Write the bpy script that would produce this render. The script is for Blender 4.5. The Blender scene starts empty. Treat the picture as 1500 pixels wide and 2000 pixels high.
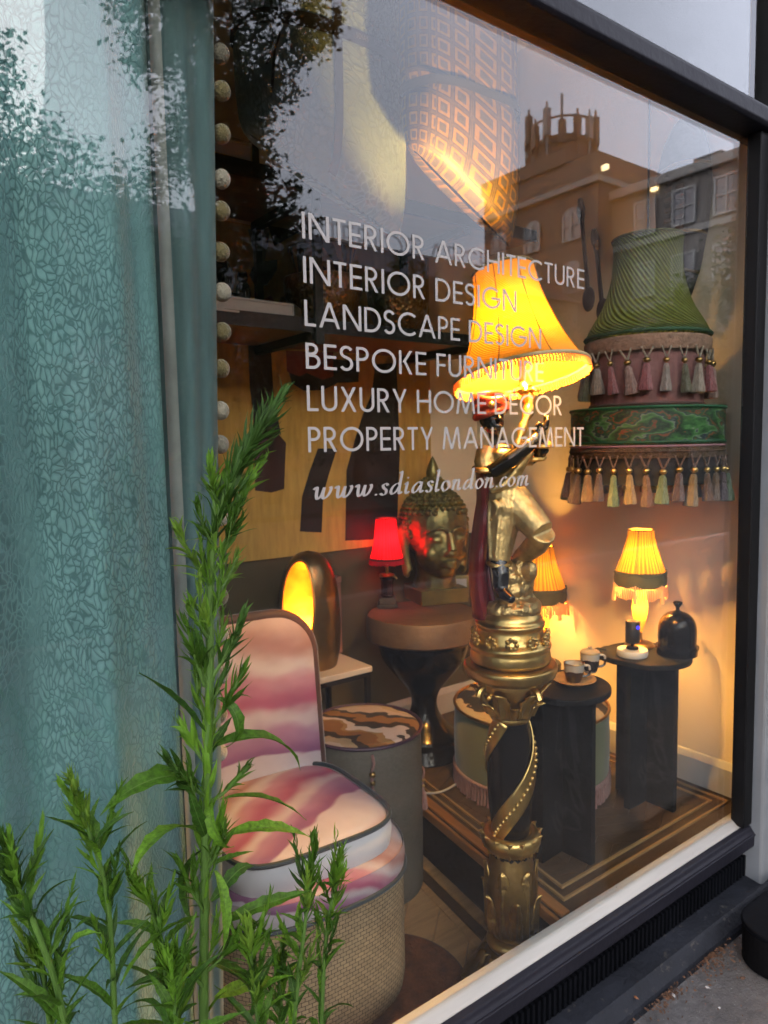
import bpy, math, random
from mathutils import Vector, Matrix
R = math.radians
rnd = random.Random(7)
sc = bpy.context.scene
col = sc.collection

# ------------------------------------------------------------------ camera
CR = Vector((0.8010, -0.5980, -0.0196)); CF = Vector((0.5948, 0.7989, -0.0893))
CU = CR.cross(CF).normalized(); CR = CF.cross(CU).normalized()
EYE = Vector((0, 0, 1.3)); FPX = 1400.0
cd = bpy.data.cameras.new('camera'); cam = bpy.data.objects.new('camera', cd); col.objects.link(cam)
cam.matrix_world = Matrix(((CR.x, CU.x, -CF.x, EYE.x), (CR.y, CU.y, -CF.y, EYE.y), (CR.z, CU.z, -CF.z, EYE.z), (0, 0, 0, 1)))
cd.sensor_fit = 'VERTICAL'; cd.sensor_height = 36.0; cd.lens = 36.0 * FPX / 2000.0
cd.clip_start = 0.02; cd.clip_end = 800
cd.dof.use_dof = True; cd.dof.focus_distance = 0.98; cd.dof.aperture_fstop = 9.0
sc.camera = cam

# ------------------------------------------------------------------ world, sun, exposure
SUN_EL, SUN_AZ = R(24), R(200)
w = bpy.data.worlds.new('World'); sc.world = w; w.use_nodes = True
nt = w.node_tree; bg = nt.nodes['Background']
sky = nt.nodes.new('ShaderNodeTexSky'); sky.sky_type = 'NISHITA'; sky.sun_disc = False
sky.sun_elevation = SUN_EL; sky.sun_rotation = SUN_AZ; sky.air_density = 1.2; sky.dust_density = 4.0; sky.ozone_density = 1.5
cloud = nt.nodes.new('ShaderNodeMixRGB'); cloud.inputs[0].default_value = 0.72      # overcast veil over the sky
cloud.inputs[2].default_value = (5.5, 5.6, 6.6, 1)
ctc = nt.nodes.new('ShaderNodeTexCoord'); cno = nt.nodes.new('ShaderNodeTexNoise'); cno.inputs['Scale'].default_value = 3.2; cno.inputs['Detail'].default_value = 6
crp = nt.nodes.new('ShaderNodeMapRange'); crp.inputs['From Min'].default_value = .3; crp.inputs['From Max'].default_value = .7; crp.inputs['To Min'].default_value = .82; crp.inputs['To Max'].default_value = 1.12
cmu = nt.nodes.new('ShaderNodeMixRGB'); cmu.blend_type = 'MULTIPLY'; cmu.inputs[0].default_value = 1.0          # soft cloud structure all over the sky
nt.links.new(ctc.outputs['Generated'], cno.inputs['Vector']); nt.links.new(cno.outputs['Fac'], crp.inputs['Value'])
nt.links.new(sky.outputs[0], cloud.inputs[1]); nt.links.new(cloud.outputs[0], cmu.inputs[1]); nt.links.new(crp.outputs[0], cmu.inputs[2]); nt.links.new(cmu.outputs[0], bg.inputs[0])
bg.inputs[1].default_value = 0.10
sl = bpy.data.lights.new('sun', 'SUN'); sl.energy = 0.5; sl.angle = R(60); sl.color = (1.0, 0.97, 0.94)
so = bpy.data.objects.new('sun', sl); col.objects.link(so)
sd = Vector((math.sin(SUN_AZ) * math.cos(SUN_EL), math.cos(SUN_AZ) * math.cos(SUN_EL), math.sin(SUN_EL)))
so.rotation_euler = (-sd).to_track_quat('-Z', 'Y').to_euler()
vs = sc.view_settings; vs.view_transform = 'Standard'; vs.look = 'None'; vs.exposure = 2.62; vs.gamma = 1.0
sc.cycles.use_denoising = True
sc.cycles.max_bounces = 7; sc.cycles.transparent_max_bounces = 20; sc.cycles.glossy_bounces = 4; sc.cycles.diffuse_bounces = 4
sc.cycles.use_adaptive_sampling = True; sc.cycles.adaptive_threshold = 0.025
sc.cycles.sample_clamp_indirect = 2.0; sc.cycles.caustics_reflective = False; sc.cycles.caustics_refractive = False
LP = 0.26            # lamp power scale

# ------------------------------------------------------------------ placing helper: a sight line met with a plane of the place
def ray(x, y): return CF + CR * ((x - 750) / FPX) - CU * ((y - 1000) / FPX)
def onY(x, y, Y): d = ray(x, y); return EYE + d * (Y / d.y)
def onX(x, y, X): d = ray(x, y); return EYE + d * (X / d.x)
def onZ(x, y, Z): d = ray(x, y); return EYE + d * ((Z - EYE.z) / d.z)

# ------------------------------------------------------------------ mesh builder
class MB:
    def __init__(s): s.v = []; s.f = []; s.uv = None
    def add(s, vs_, fs, M=None):
        b = len(s.v)
        s.v += [tuple(M @ Vector(p)) for p in vs_] if M is not None else [tuple(p) for p in vs_]
        s.f += [tuple(i + b for i in f) for f in fs]
        return s
    def box(s, x0, x1, y0, y1, z0, z1, M=None):
        v = [(x, y, z) for z in (z0, z1) for y in (y0, y1) for x in (x0, x1)]
        return s.add(v, [(0, 2, 3, 1), (4, 5, 7, 6), (0, 1, 5, 4), (2, 6, 7, 3), (0, 4, 6, 2), (1, 3, 7, 5)], M)
    def lathe(s, prof, n=32, M=None, rf=None, caps=True, a0=0, a1=None):
        full = a1 is None; a1 = 2 * math.pi if full else a1
        v = []; m = n if full else n + 1
        for r, z in prof:
            for k in range(m):
                a = a0 + (a1 - a0) * k / n; rr = r if rf is None else rf(a, r, z)
                v.append((rr * math.cos(a), rr * math.sin(a), z))
        f = []
        for i in range(len(prof) - 1):
            for k in range(n):
                k2 = (k + 1) % m
                f.append((i * m + k, i * m + k2, (i + 1) * m + k2, (i + 1) * m + k))
        if caps and full:
            if prof[0][0] > 1e-6: f.append(tuple(range(m))[::-1])
            if prof[-1][0] > 1e-6: f.append(tuple((len(prof) - 1) * m + k for k in range(m)))
        return s.add(v, f, M)
    def tube(s, path, rad, n=8, M=None, flat=1.0, caps=True):
        P = [Vector(p) for p in path]; m = len(P)
        rd = rad if isinstance(rad, (list, tuple)) else [rad] * m
        t0 = (P[1] - P[0]).normalized(); up = Vector((0, 0, 1)) if abs(t0.z) < .9 else Vector((1, 0, 0))
        nx = t0.cross(up).normalized(); v = []
        for i in range(m):
            t = ((P[min(i + 1, m - 1)] - P[max(i - 1, 0)])).normalized()
            nx = (nx - t * nx.dot(t)).normalized(); ny = t.cross(nx)
            for k in range(n):
                a = 2 * math.pi * k / n
                v.append(P[i] + nx * (rd[i] * math.cos(a)) + ny * (rd[i] * flat * math.sin(a)))
        f = [(i * n + k, i * n + (k + 1) % n, (i + 1) * n + (k + 1) % n, (i + 1) * n + k) for i in range(m - 1) for k in range(n)]
        if caps: f += [tuple(range(n))[::-1], tuple((m - 1) * n + k for k in range(n))]
        return s.add(v, f, M)
    def ball(s, c, r, nu=16, nv=10, M=None):
        if not isinstance(r, (tuple, list)): r = (r, r, r)
        v = [(c[0], c[1], c[2] - r[2])]
        for j in range(1, nv):
            b = -math.pi / 2 + math.pi * j / nv
            for i in range(nu):
                a = 2 * math.pi * i / nu
                v.append((c[0] + r[0] * math.cos(b) * math.cos(a), c[1] + r[1] * math.cos(b) * math.sin(a), c[2] + r[2] * math.sin(b)))
        v.append((c[0], c[1], c[2] + r[2])); f = []
        for i in range(nu): f.append((0, 1 + (i + 1) % nu, 1 + i))
        for j in range(nv - 2):
            for i in range(nu):
                a = 1 + j * nu + i; b2 = 1 + j * nu + (i + 1) % nu
                f.append((a, b2, b2 + nu, a + nu))
        L = len(v) - 1
        for i in range(nu): f.append((L, L - nu + i, L - nu + (i + 1) % nu))
        return s.add(v, f, M)
    def prism(s, poly, z0, z1, M=None):
        n = len(poly)
        v = [(x, y, z0) for x, y in poly] + [(x, y, z1) for x, y in poly]
        f = [tuple(range(n))[::-1], tuple(range(n, 2 * n))] + [(i, (i + 1) % n, n + (i + 1) % n, n + i) for i in range(n)]
        return s.add(v, f, M)
    def grid(s, fn, nu, nv, M=None, cu=False, uvf=None):
        v = [fn(i / nu, j / nv) for j in range(nv + 1) for i in range(nu if cu else nu + 1)]
        w_ = nu if cu else nu + 1
        f = [(j * w_ + i, j * w_ + (i + 1) % w_, (j + 1) * w_ + (i + 1) % w_, (j + 1) * w_ + i) for j in range(nv) for i in range(nu)]
        if uvf: s.uv = [uvf(i / nu, j / nv) for j in range(nv + 1) for i in range(nu + 1)]
        return s.add(v, f, M)
    def mesh(s, name, mat, smooth=True, ang=40):
        me = bpy.data.meshes.new(name); me.from_pydata(s.v, [], s.f); me.update()
        if mat: me.materials.append(mat)
        if s.uv:
            ul = me.uv_layers.new(name='UVMap')
            for lp in me.loops: ul.data[lp.index].uv = s.uv[lp.vertex_index]
        if smooth:
            for p in me.polygons: p.use_smooth = True
            try: me.set_sharp_from_angle(angle=R(ang))
            except Exception: pass
        return me
    def build(s, name, mat, parent=None, smooth=True, bevel=0, kind=None, ang=40, seg=2):
        return link(name, s.mesh(name, mat, smooth, ang), parent, bevel, kind, seg)
def link(name, me, parent=None, bevel=0, kind=None, seg=2):
    o = bpy.data.objects.new(name, me); col.objects.link(o)
    if parent: o.parent = parent
    if bevel:
        m = o.modifiers.new('bevel', 'BEVEL'); m.width = bevel; m.segments = seg; m.limit_method = 'ANGLE'
    if kind: o['kind'] = kind
    return o
def remesh(o, vox, smooth=6):
    m = o.modifiers.new('remesh', 'REMESH'); m.mode = 'VOXEL'; m.voxel_size = vox; m.use_smooth_shade = True
    if smooth:
        q = o.modifiers.new('smooth', 'SMOOTH'); q.factor = .5; q.iterations = smooth
    return o
def thing(name, label, cat, loc=(0, 0, 0), rz=0, group=None):
    o = bpy.data.objects.new(name, None); col.objects.link(o); o.empty_display_size = .05
    o.location = loc; o.rotation_euler = (0, 0, rz); return tag(o, label, cat, group)
def tag(o, label, cat, group=None):
    o['label'] = label; o['category'] = cat
    if group: o['group'] = group
    return o
def struct(o, label=None):
    o['kind'] = 'structure'
    if label: o['label'] = label
    return o
def copy_tree(o, parent=None):
    c = o.copy(); col.objects.link(c); c.parent = parent
    for ch in list(o.children): copy_tree(ch, c)
    return c
def lin(a, b, t): return a + (b - a) * t
def spline(pts, n):
    P = [Vector(p) for p in pts]; out = []; m = len(P) - 1
    for k in range(n + 1):
        t = k / n * m; i = min(int(t), m - 1); u = t - i
        p0, p1, p2, p3 = P[max(i - 1, 0)], P[i], P[i + 1], P[min(i + 2, m)]
        out.append(.5 * ((2 * p1) + (p2 - p0) * u + (2 * p0 - 5 * p1 + 4 * p2 - p3) * u * u + (3 * p1 - p0 - 3 * p2 + p3) * u ** 3))
    return out
VIEW = R(-36.7)      # turn of a thing whose local x runs along the picture and local y away from the viewer

# ------------------------------------------------------------------ materials
def N(nt, t, **kw):
    n = nt.nodes.new('ShaderNode' + t)
    for k, v in kw.items():
        if k.startswith('i_'):
            key = k[2:]; key = int(key) if key.isdigit() else key.replace('_', ' ')
            n.inputs[key].default_value = v
        else: setattr(n, k, v)
    return n
def ramp(nt, stops, interp='LINEAR'):
    n = nt.nodes.new('ShaderNodeValToRGB'); n.color_ramp.interpolation = interp; e = n.color_ramp.elements
    while len(e) > 1: e.remove(e[-1])
    for i, (p, c) in enumerate(stops):
        if i == 0: e[0].position = p; q = e[0]
        else: q = e.new(p)
        q.color = (*c, 1) if len(c) == 3 else c
    return n
ALB = 1.0
def mat(name, c, rough=.6, metal=0, var=.18, scale=8, bump=.0, bscale=40, sheen=0, coat=0, spec=.5, c2=None, trans=0, stretch=None, detail=5, wear=None):
    k_ = ALB if metal < .5 else 1.0; c = tuple(x * k_ for x in c); c2 = tuple(x * k_ for x in c2) if c2 else None
    m = bpy.data.materials.new(name); m.use_nodes = True; nt = m.node_tree; b = nt.nodes['Principled BSDF']
    b.inputs['Roughness'].default_value = rough; b.inputs['Metallic'].default_value = metal
    b.inputs['Specular IOR Level'].default_value = spec
    if sheen: b.inputs['Sheen Weight'].default_value = sheen; b.inputs['Sheen Roughness'].default_value = .4
    if coat: b.inputs['Coat Weight'].default_value = coat; b.inputs['Coat Roughness'].default_value = .12
    tc = N(nt, 'TexCoord'); src = tc.outputs['Object']
    if stretch:
        mp = N(nt, 'Mapping'); mp.inputs['Scale'].default_value = stretch; nt.links.new(src, mp.inputs[0]); src = mp.outputs[0]
    no = N(nt, 'TexNoise', i_Scale=scale, i_Detail=detail, i_Roughness=.6); nt.links.new(src, no.inputs['Vector'])
    ca = tuple(max(0, x * (1 - var)) for x in c); cb = tuple(min(1, x * (1 + var)) for x in (c2 or c))
    rp = ramp(nt, [(.3, ca), (.7, cb)]); nt.links.new(no.outputs['Fac'], rp.inputs[0]); nt.links.new(rp.outputs[0], b.inputs['Base Color'])
    rr = N(nt, 'MapRange'); rr.inputs['To Min'].default_value = max(.02, rough - .08); rr.inputs['To Max'].default_value = min(1, rough + .1)
    nt.links.new(no.outputs['Fac'], rr.inputs['Value']); nt.links.new(rr.outputs[0], b.inputs['Roughness'])
    if bump:
        n2 = N(nt, 'TexNoise', i_Scale=bscale, i_Detail=4); nt.links.new(src, n2.inputs['Vector'])
        bp = N(nt, 'Bump', i_Strength=bump, i_Distance=.01); nt.links.new(n2.outputs['Fac'], bp.inputs['Height']); nt.links.new(bp.outputs[0], b.inputs['Normal'])
    if wear:
        wn = N(nt, 'TexNoise', i_Scale=wear[1], i_Detail=8, i_Roughness=.75); nt.links.new(tc.outputs['Object'], wn.inputs['Vector'])
        wr = ramp(nt, [(wear[2], (0, 0, 0)), (wear[2] + .05, (1, 1, 1))]); nt.links.new(wn.outputs['Fac'], wr.inputs[0])
        wm = N(nt, 'MixRGB'); wm.inputs[2].default_value = (*wear[0], 1); nt.links.new(wr.outputs[0], wm.inputs[0]); nt.links.new(rp.outputs[0], wm.inputs[1]); nt.links.new(wm.outputs[0], b.inputs['Base Color'])
    if trans:
        tr = N(nt, 'BsdfTranslucent'); nt.links.new(rp.outputs[0], tr.inputs[0])
        mx = N(nt, 'MixShader', i_0=trans); out = nt.nodes['Material Output']
        nt.links.new(b.outputs[0], mx.inputs[1]); nt.links.new(tr.outputs[0], mx.inputs[2]); nt.links.new(mx.outputs[0], out.inputs[0])
    m['_c'] = 1
    return m
def parts_of(m): nt = m.node_tree; return nt, nt.nodes['Principled BSDF']
def glass_mat(name, f0=.048, tint=(.97, .985, .98)):
    m = bpy.data.materials.new(name); m.use_nodes = True; nt = m.node_tree; nt.nodes.remove(nt.nodes['Principled BSDF'])
    out = nt.nodes['Material Output']; g = N(nt, 'NewGeometry')
    dp = N(nt, 'VectorMath', operation='DOT_PRODUCT'); nt.links.new(g.outputs['Incoming'], dp.inputs[0]); nt.links.new(g.outputs['Normal'], dp.inputs[1])
    ab = N(nt, 'Math', operation='ABSOLUTE'); nt.links.new(dp.outputs['Value'], ab.inputs[0])
    su = N(nt, 'Math', operation='SUBTRACT'); su.inputs[0].default_value = 1; nt.links.new(ab.outputs[0], su.inputs[1])
    pw = N(nt, 'Math', operation='POWER'); pw.inputs[1].default_value = 4; nt.links.new(su.outputs[0], pw.inputs[0])
    ma = N(nt, 'Math', operation='MULTIPLY_ADD'); ma.inputs[1].default_value = 1 - f0; ma.inputs[2].default_value = f0; nt.links.new(pw.outputs[0], ma.inputs[0])
    t = N(nt, 'BsdfTransparent'); t.inputs[0].default_value = (*tint, 1); gl = N(nt, 'BsdfGlossy'); gl.inputs['Roughness'].default_value = 0.0
    no = N(nt, 'TexNoise', i_Scale=1.3, i_Detail=1); tc = N(nt, 'TexCoord'); nt.links.new(tc.outputs['Object'], no.inputs['Vector'])
    bp = N(nt, 'Bump', i_Strength=.009, i_Distance=.01); nt.links.new(no.outputs['Fac'], bp.inputs['Height']); nt.links.new(bp.outputs[0], gl.inputs['Normal'])
    mx = N(nt, 'MixShader'); nt.links.new(ma.outputs[0], mx.inputs[0]); nt.links.new(t.outputs[0], mx.inputs[1]); nt.links.new(gl.outputs[0], mx.inputs[2])
    nt.links.new(mx.outputs[0], out.inputs[0]); return m
def emit_mat(name, c, s):
    m = bpy.data.materials.new(name); m.use_nodes = True; nt, b = parts_of(m)
    b.inputs['Base Color'].default_value = (*c, 1); b.inputs['Emission Color'].default_value = (*c, 1); b.inputs['Emission Strength'].default_value = s
    return m
def band_mat(name, stops, axis=(0, 0, 1), scale=3, warp=.12, wscale=3, rough=.8, interp='EASE', fine=0, off=0, stretch=(1, 1, 1)):
    """soft painted bands: a warped coordinate through a colour ramp (a printed fabric)"""
    m = bpy.data.materials.new(name); m.use_nodes = True; nt, b = parts_of(m); b.inputs['Roughness'].default_value = rough
    tc = N(nt, 'TexCoord'); mp = N(nt, 'Mapping'); mp.inputs['Scale'].default_value = stretch; nt.links.new(tc.outputs['Object'], mp.inputs[0])
    no = N(nt, 'TexNoise', i_Scale=wscale, i_Detail=3, i_Roughness=.5); nt.links.new(mp.outputs[0], no.inputs['Vector'])
    dp = N(nt, 'VectorMath', operation='DOT_PRODUCT'); dp.inputs[1].default_value = axis; nt.links.new(tc.outputs['Object'], dp.inputs[0])
    a1 = N(nt, 'Math', operation='MULTIPLY_ADD'); a1.inputs[1].default_value = warp; nt.links.new(no.outputs['Fac'], a1.inputs[0]); nt.links.new(dp.outputs['Value'], a1.inputs[2])
    a2 = N(nt, 'Math', operation='MULTIPLY_ADD'); a2.inputs[1].default_value = scale; a2.inputs[2].default_value = off; nt.links.new(a1.outputs[0], a2.inputs[0])
    fr = N(nt, 'Math', operation='FRACT'); nt.links.new(a2.outputs[0], fr.inputs[0])
    rp = ramp(nt, [(p, tuple(x * ALB for x in c)) for p, c in stops], interp); nt.links.new(fr.outputs[0], rp.inputs[0])
    n3 = N(nt, 'TexNoise', i_Scale=14, i_Detail=4); nt.links.new(tc.outputs['Object'], n3.inputs['Vector'])
    mm = N(nt, 'MixRGB', blend_type='OVERLAY', i_0=.22); nt.links.new(rp.outputs[0], mm.inputs[1]); nt.links.new(n3.outputs['Fac'], mm.inputs[2])
    nt.links.new(mm.outputs[0], b.inputs['Base Color'])
    n4 = N(nt, 'TexNoise', i_Scale=9, i_Detail=2); nt.links.new(tc.outputs['Object'], n4.inputs['Vector'])
    bp = N(nt, 'Bump', i_Strength=.25, i_Distance=.012); nt.links.new(n4.outputs['Fac'], bp.inputs['Height']); nt.links.new(bp.outputs[0], b.inputs['Normal'])
    return m
def weave_mat(name, c, c2, scale=120, rough=.85):
    m = bpy.data.materials.new(name); m.use_nodes = True; nt, b = parts_of(m); b.inputs['Roughness'].default_value = rough
    tc = N(nt, 'TexCoord'); uv = tc.outputs['UV']; c = tuple(x * ALB for x in c); c2 = tuple(x * ALB for x in c2)
    br = N(nt, 'TexBrick', i_Scale=scale); br.inputs['Color1'].default_value = (*c, 1); br.inputs['Color2'].default_value = (*[x * .8 for x in c], 1); br.inputs['Mortar'].default_value = (*c2, 1)
    br.inputs['Mortar Size'].default_value = .06; br.inputs['Mortar Smooth'].default_value = .7; br.inputs['Brick Width'].default_value = .9; br.inputs['Row Height'].default_value = .55
    nt.links.new(uv, br.inputs['Vector']); no = N(nt, 'TexNoise', i_Scale=7, i_Detail=5); nt.links.new(tc.outputs['Object'], no.inputs['Vector'])
    mm = N(nt, 'MixRGB', blend_type='OVERLAY', i_0=.5); nt.links.new(br.outputs['Color'], mm.inputs[1]); nt.links.new(no.outputs['Fac'], mm.inputs[2])
    nt.links.new(mm.outputs[0], b.inputs['Base Color'])
    bp = N(nt, 'Bump', i_Strength=.7, i_Distance=.003, invert=True); nt.links.new(br.outputs['Fac'], bp.inputs['Height']); nt.links.new(bp.outputs[0], b.inputs['Normal'])
    return m
def cell_mat(name, cell, edge, scale, sheen=.3, rough=.75, stretch=(1, .62, 1), flipz=None):
    """embossed cell pattern of a velvet, in the cloth's own UV metres"""
    m = bpy.data.materials.new(name); m.use_nodes = True; nt, b = parts_of(m); b.inputs['Roughness'].default_value = rough
    b.inputs['Sheen Weight'].default_value = sheen; b.inputs['Sheen Tint'].default_value = (.75, 1, 1, 1)
    tc = N(nt, 'TexCoord'); mp = N(nt, 'Mapping'); mp.inputs['Scale'].default_value = stretch; nt.links.new(tc.outputs['UV'], mp.inputs[0])
    no = N(nt, 'TexNoise', i_Scale=25, i_Detail=2); nt.links.new(mp.outputs[0], no.inputs['Vector'])
    ad = N(nt, 'MixRGB', blend_type='LINEAR_LIGHT', i_0=.02); nt.links.new(mp.outputs[0], ad.inputs[1]); nt.links.new(no.outputs['Color'], ad.inputs[2])
    vo = N(nt, 'TexVoronoi', feature='DISTANCE_TO_EDGE', i_Scale=scale); nt.links.new(ad.outputs[0], vo.inputs['Vector'])
    v2 = N(nt, 'TexVoronoi', i_Scale=scale); nt.links.new(ad.outputs[0], v2.inputs['Vector'])
    rp = ramp(nt, [(.02, (0, 0, 0)), (.16, (.75, .75, .75)), (.4, (1, 1, 1))], 'EASE'); nt.links.new(vo.outputs['Distance'], rp.inputs[0])
    fl0 = N(nt, 'TexNoise', i_Scale=2.2, i_Detail=2); nt.links.new(mp.outputs[0], fl0.inputs['Vector'])       # patches of swapped tone: velvet sheen painted into the colour
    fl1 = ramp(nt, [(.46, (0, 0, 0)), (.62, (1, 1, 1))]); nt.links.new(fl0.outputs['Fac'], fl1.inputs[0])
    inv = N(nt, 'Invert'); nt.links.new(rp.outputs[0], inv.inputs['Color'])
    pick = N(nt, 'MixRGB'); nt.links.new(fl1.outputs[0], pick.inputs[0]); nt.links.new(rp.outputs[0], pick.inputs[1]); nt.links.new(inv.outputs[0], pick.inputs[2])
    mx = N(nt, 'MixRGB'); mx.inputs[1].default_value = (*edge, 1); mx.inputs[2].default_value = (*cell, 1); nt.links.new(pick.outputs[0], mx.inputs[0])
    big = N(nt, 'TexNoise', i_Scale=5, i_Detail=3); nt.links.new(mp.outputs[0], big.inputs['Vector'])
    m2 = N(nt, 'MixRGB', blend_type='OVERLAY', i_0=.45); nt.links.new(mx.outputs[0], m2.inputs[1]); nt.links.new(big.outputs['Fac'], m2.inputs[2])
    m3 = N(nt, 'MixRGB', blend_type='OVERLAY', i_0=.0); nt.links.new(m2.outputs[0], m3.inputs[1]); nt.links.new(v2.outputs['Color'], m3.inputs[2])
    hs = N(nt, 'HueSaturation', i_Saturation=1.0); nt.links.new(m3.outputs[0], hs.inputs['Color'])
    nt.links.new(hs.outputs[0], b.inputs['Base Color'])
    bp = N(nt, 'Bump', i_Strength=.38, i_Distance=.003); nt.links.new(rp.outputs[0], bp.inputs['Height']); nt.links.new(bp.outputs[0], b.inputs['Normal'])
    return m

ALB = .60           # base colours scaled down evenly, so the mirrored sky stands out
M = {}
M['navy'] = mat('navy_paint', (.022, .022, .033), .5, var=.3, scale=3, bump=.12, bscale=60, spec=.2, wear=((.05, .048, .05), 22, .66))
M['navydark'] = mat('navy_black_paint', (.005, .006, .009), .6, var=.35, scale=5, bump=.15, bscale=50, spec=.1)
M['ledge'] = mat('worn_dark_ledge', (.022, .025, .034), .55, var=.4, scale=9, bump=.25, bscale=90, spec=.2, wear=((.055, .05, .045), 30, .60))
M['sill'] = mat('white_sill_paint', (.62, .60, .56), .5, var=.16, scale=6, bump=.15, bscale=30, stretch=(.3, 2, 2), wear=((.20, .18, .15), 26, .66))
M['black'] = mat('black_frame', (.007, .007, .008), .5, var=.2, spec=.2)
M['post'] = mat('pale_post_paint', (.30, .32, .34), .5, var=.12, scale=4, bump=.1)
M['stone'] = mat('grey_render', (.30, .31, .31), .85, var=.2, scale=5, bump=.3, bscale=60)
M['glass'] = glass_mat('shop_glass')
ALB = 1.0; M['cream'] = mat('cream_wall_paint', (.70, .58, .40), .8, var=.05, scale=2.5, bump=.06, bscale=120)
ALB = .60; M['white'] = mat('white_gloss_paint', (.66, .65, .62), .4, var=.05)
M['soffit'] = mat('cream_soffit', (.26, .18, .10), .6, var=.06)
M['gold'] = mat('old_gold', (.56, .38, .13), .33, 1.0, var=.28, scale=14, bump=.12, bscale=60)
M['golddk'] = mat('dark_gold', (.30, .19, .065), .38, 1.0, var=.35, scale=16, bump=.2, bscale=50)
M['blackgloss'] = mat('black_lacquer', (.006, .006, .007), .2, var=.3, coat=.06, spec=.2)
M['marble'] = None
M['brass'] = mat('hammered_brass', (.34, .22, .08), .3, 1.0, var=.25, scale=10)
M['bronze'] = mat('bronze_patina', (.17, .155, .065), .4, .8, var=.5, scale=9, bump=.35, bscale=35, c2=(.24, .20, .07))
M['linen'] = weave_mat('beige_hessian', (.50, .36, .20), (.07, .045, .025), 62)
M['linen2'] = weave_mat('grey_linen', (.20, .185, .155), (.07, .06, .05), 130)
M['navypipe'] = mat('navy_piping', (.010, .034, .055), .6, sheen=.3)
M['plumpipe'] = mat('plum_piping', (.05, .018, .05), .6)
M['brownpipe'] = mat('brown_velvet_border', (.075, .026, .016), .7, sheen=.4, var=.4)
M['wood'] = mat('oak_floor', (.56, .34, .16), .5, var=.28, scale=4, bump=.1, bscale=30, stretch=(1, 8, 1))
M['darkoak'] = mat('dark_oak', (.085, .055, .034), .42, var=.4, scale=4, bump=.12, bscale=30, stretch=(1.2, 9, 1))
M['inlay'] = mat('pale_inlay', (.42, .26, .11), .45, var=.15, scale=20)
M['amberwood'] = mat('amber_wood_edge', (.40, .17, .05), .4, var=.25, scale=6, stretch=(8, 1, 8))
M['shelfwood'] = mat('shelf_walnut', (.22, .12, .05), .5, var=.35, scale=5, stretch=(1, 10, 10))
M['steel'] = mat('black_steel', (.012, .011, .011), .45, .3, var=.2)
M['vinyl'] = mat('white_vinyl', (.60, .58, .58), .6, var=.03, trans=.10)
M['stonetop'] = mat('brown_stone', (.10, .06, .036), .6, var=.35, scale=12, bump=.25, bscale=40)
M['rust'] = mat('rust_hide', (.17, .06, .025), .8, var=.55, scale=26, bump=.5, bscale=90)
M['cable'] = mat('white_cable', (.6, .58, .54), .5)
M['card'] = mat('white_card', (.62, .60, .56), .7, var=.04)
M['pave'] = None

def pave_mat():
    m = mat('pavement_asphalt', (.105, .103, .107), .9, var=.22, scale=7, bump=.5, bscale=160); nt, b = parts_of(m)
    rp = [n for n in nt.nodes if n.type == 'VALTORGB'][0]; tc = [n for n in nt.nodes if n.type == 'TEX_COORD'][0]
    vo = N(nt, 'TexVoronoi', i_Scale=120); nt.links.new(tc.outputs['Object'], vo.inputs['Vector'])
    r2 = ramp(nt, [(0, (1.0, 1.0, 1.0)), (.10, (.55, .55, .55)), (.16, (0, 0, 0))]); nt.links.new(vo.outputs['Distance'], r2.inputs[0])
    mx = N(nt, 'MixRGB', blend_type='ADD'); mx.inputs[2].default_value = (.12, .12, .12, 1); nt.links.new(r2.outputs[0], mx.inputs[0]); nt.links.new(rp.outputs[0], mx.inputs[1])
    n2 = N(nt, 'TexNoise', i_Scale=45, i_Detail=6); nt.links.new(tc.outputs['Object'], n2.inputs['Vector'])
    m2 = N(nt, 'MixRGB', blend_type='OVERLAY', i_0=.6); nt.links.new(mx.outputs[0], m2.inputs[1]); nt.links.new(n2.outputs['Fac'], m2.inputs[2]); nt.links.new(m2.outputs[0], b.inputs['Base Color'])
    return m
ALB = .90; M['pave'] = pave_mat(); ALB = .60
def marble_mat():
    m = mat('black_marble', (.012, .014, .016), .45, var=.5, scale=7, spec=.05); nt, b = parts_of(m)
    rp = [n for n in nt.nodes if n.type == 'VALTORGB'][0]; tc = [n for n in nt.nodes if n.type == 'TEX_COORD'][0]
    no = N(nt, 'TexNoise', i_Scale=2.6, i_Detail=4, i_Distortion=1.2); nt.links.new(tc.outputs['Object'], no.inputs['Vector'])
    r2 = ramp(nt, [(.485, (0, 0, 0)), (.5, (.5, .5, .5)), (.515, (0, 0, 0))]); nt.links.new(no.outputs['Fac'], r2.inputs[0])
    mx = N(nt, 'MixRGB', blend_type='ADD', i_0=.022); nt.links.new(rp.outputs[0], mx.inputs[1]); nt.links.new(r2.outputs[0], mx.inputs[2]); nt.links.new(mx.outputs[0], b.inputs['Base Color'])
    return m
M['marble'] = marble_mat()
M['vtop'] = None
TEAL_C, TEAL_E = (.125, .262, .262), (.045, .122, .126)
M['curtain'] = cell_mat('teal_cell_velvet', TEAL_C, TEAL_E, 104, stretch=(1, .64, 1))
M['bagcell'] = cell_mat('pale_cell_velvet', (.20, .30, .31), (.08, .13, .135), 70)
M['lining'] = mat('teal_lining', (.085, .17, .175), .8, sheen=.3, var=.25, scale=6, stretch=(6, 6, .6))
M['hem'] = mat('grey_teal_hem', (.24, .265, .245), .8, var=.25, scale=8)

ALB = 1.0
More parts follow.
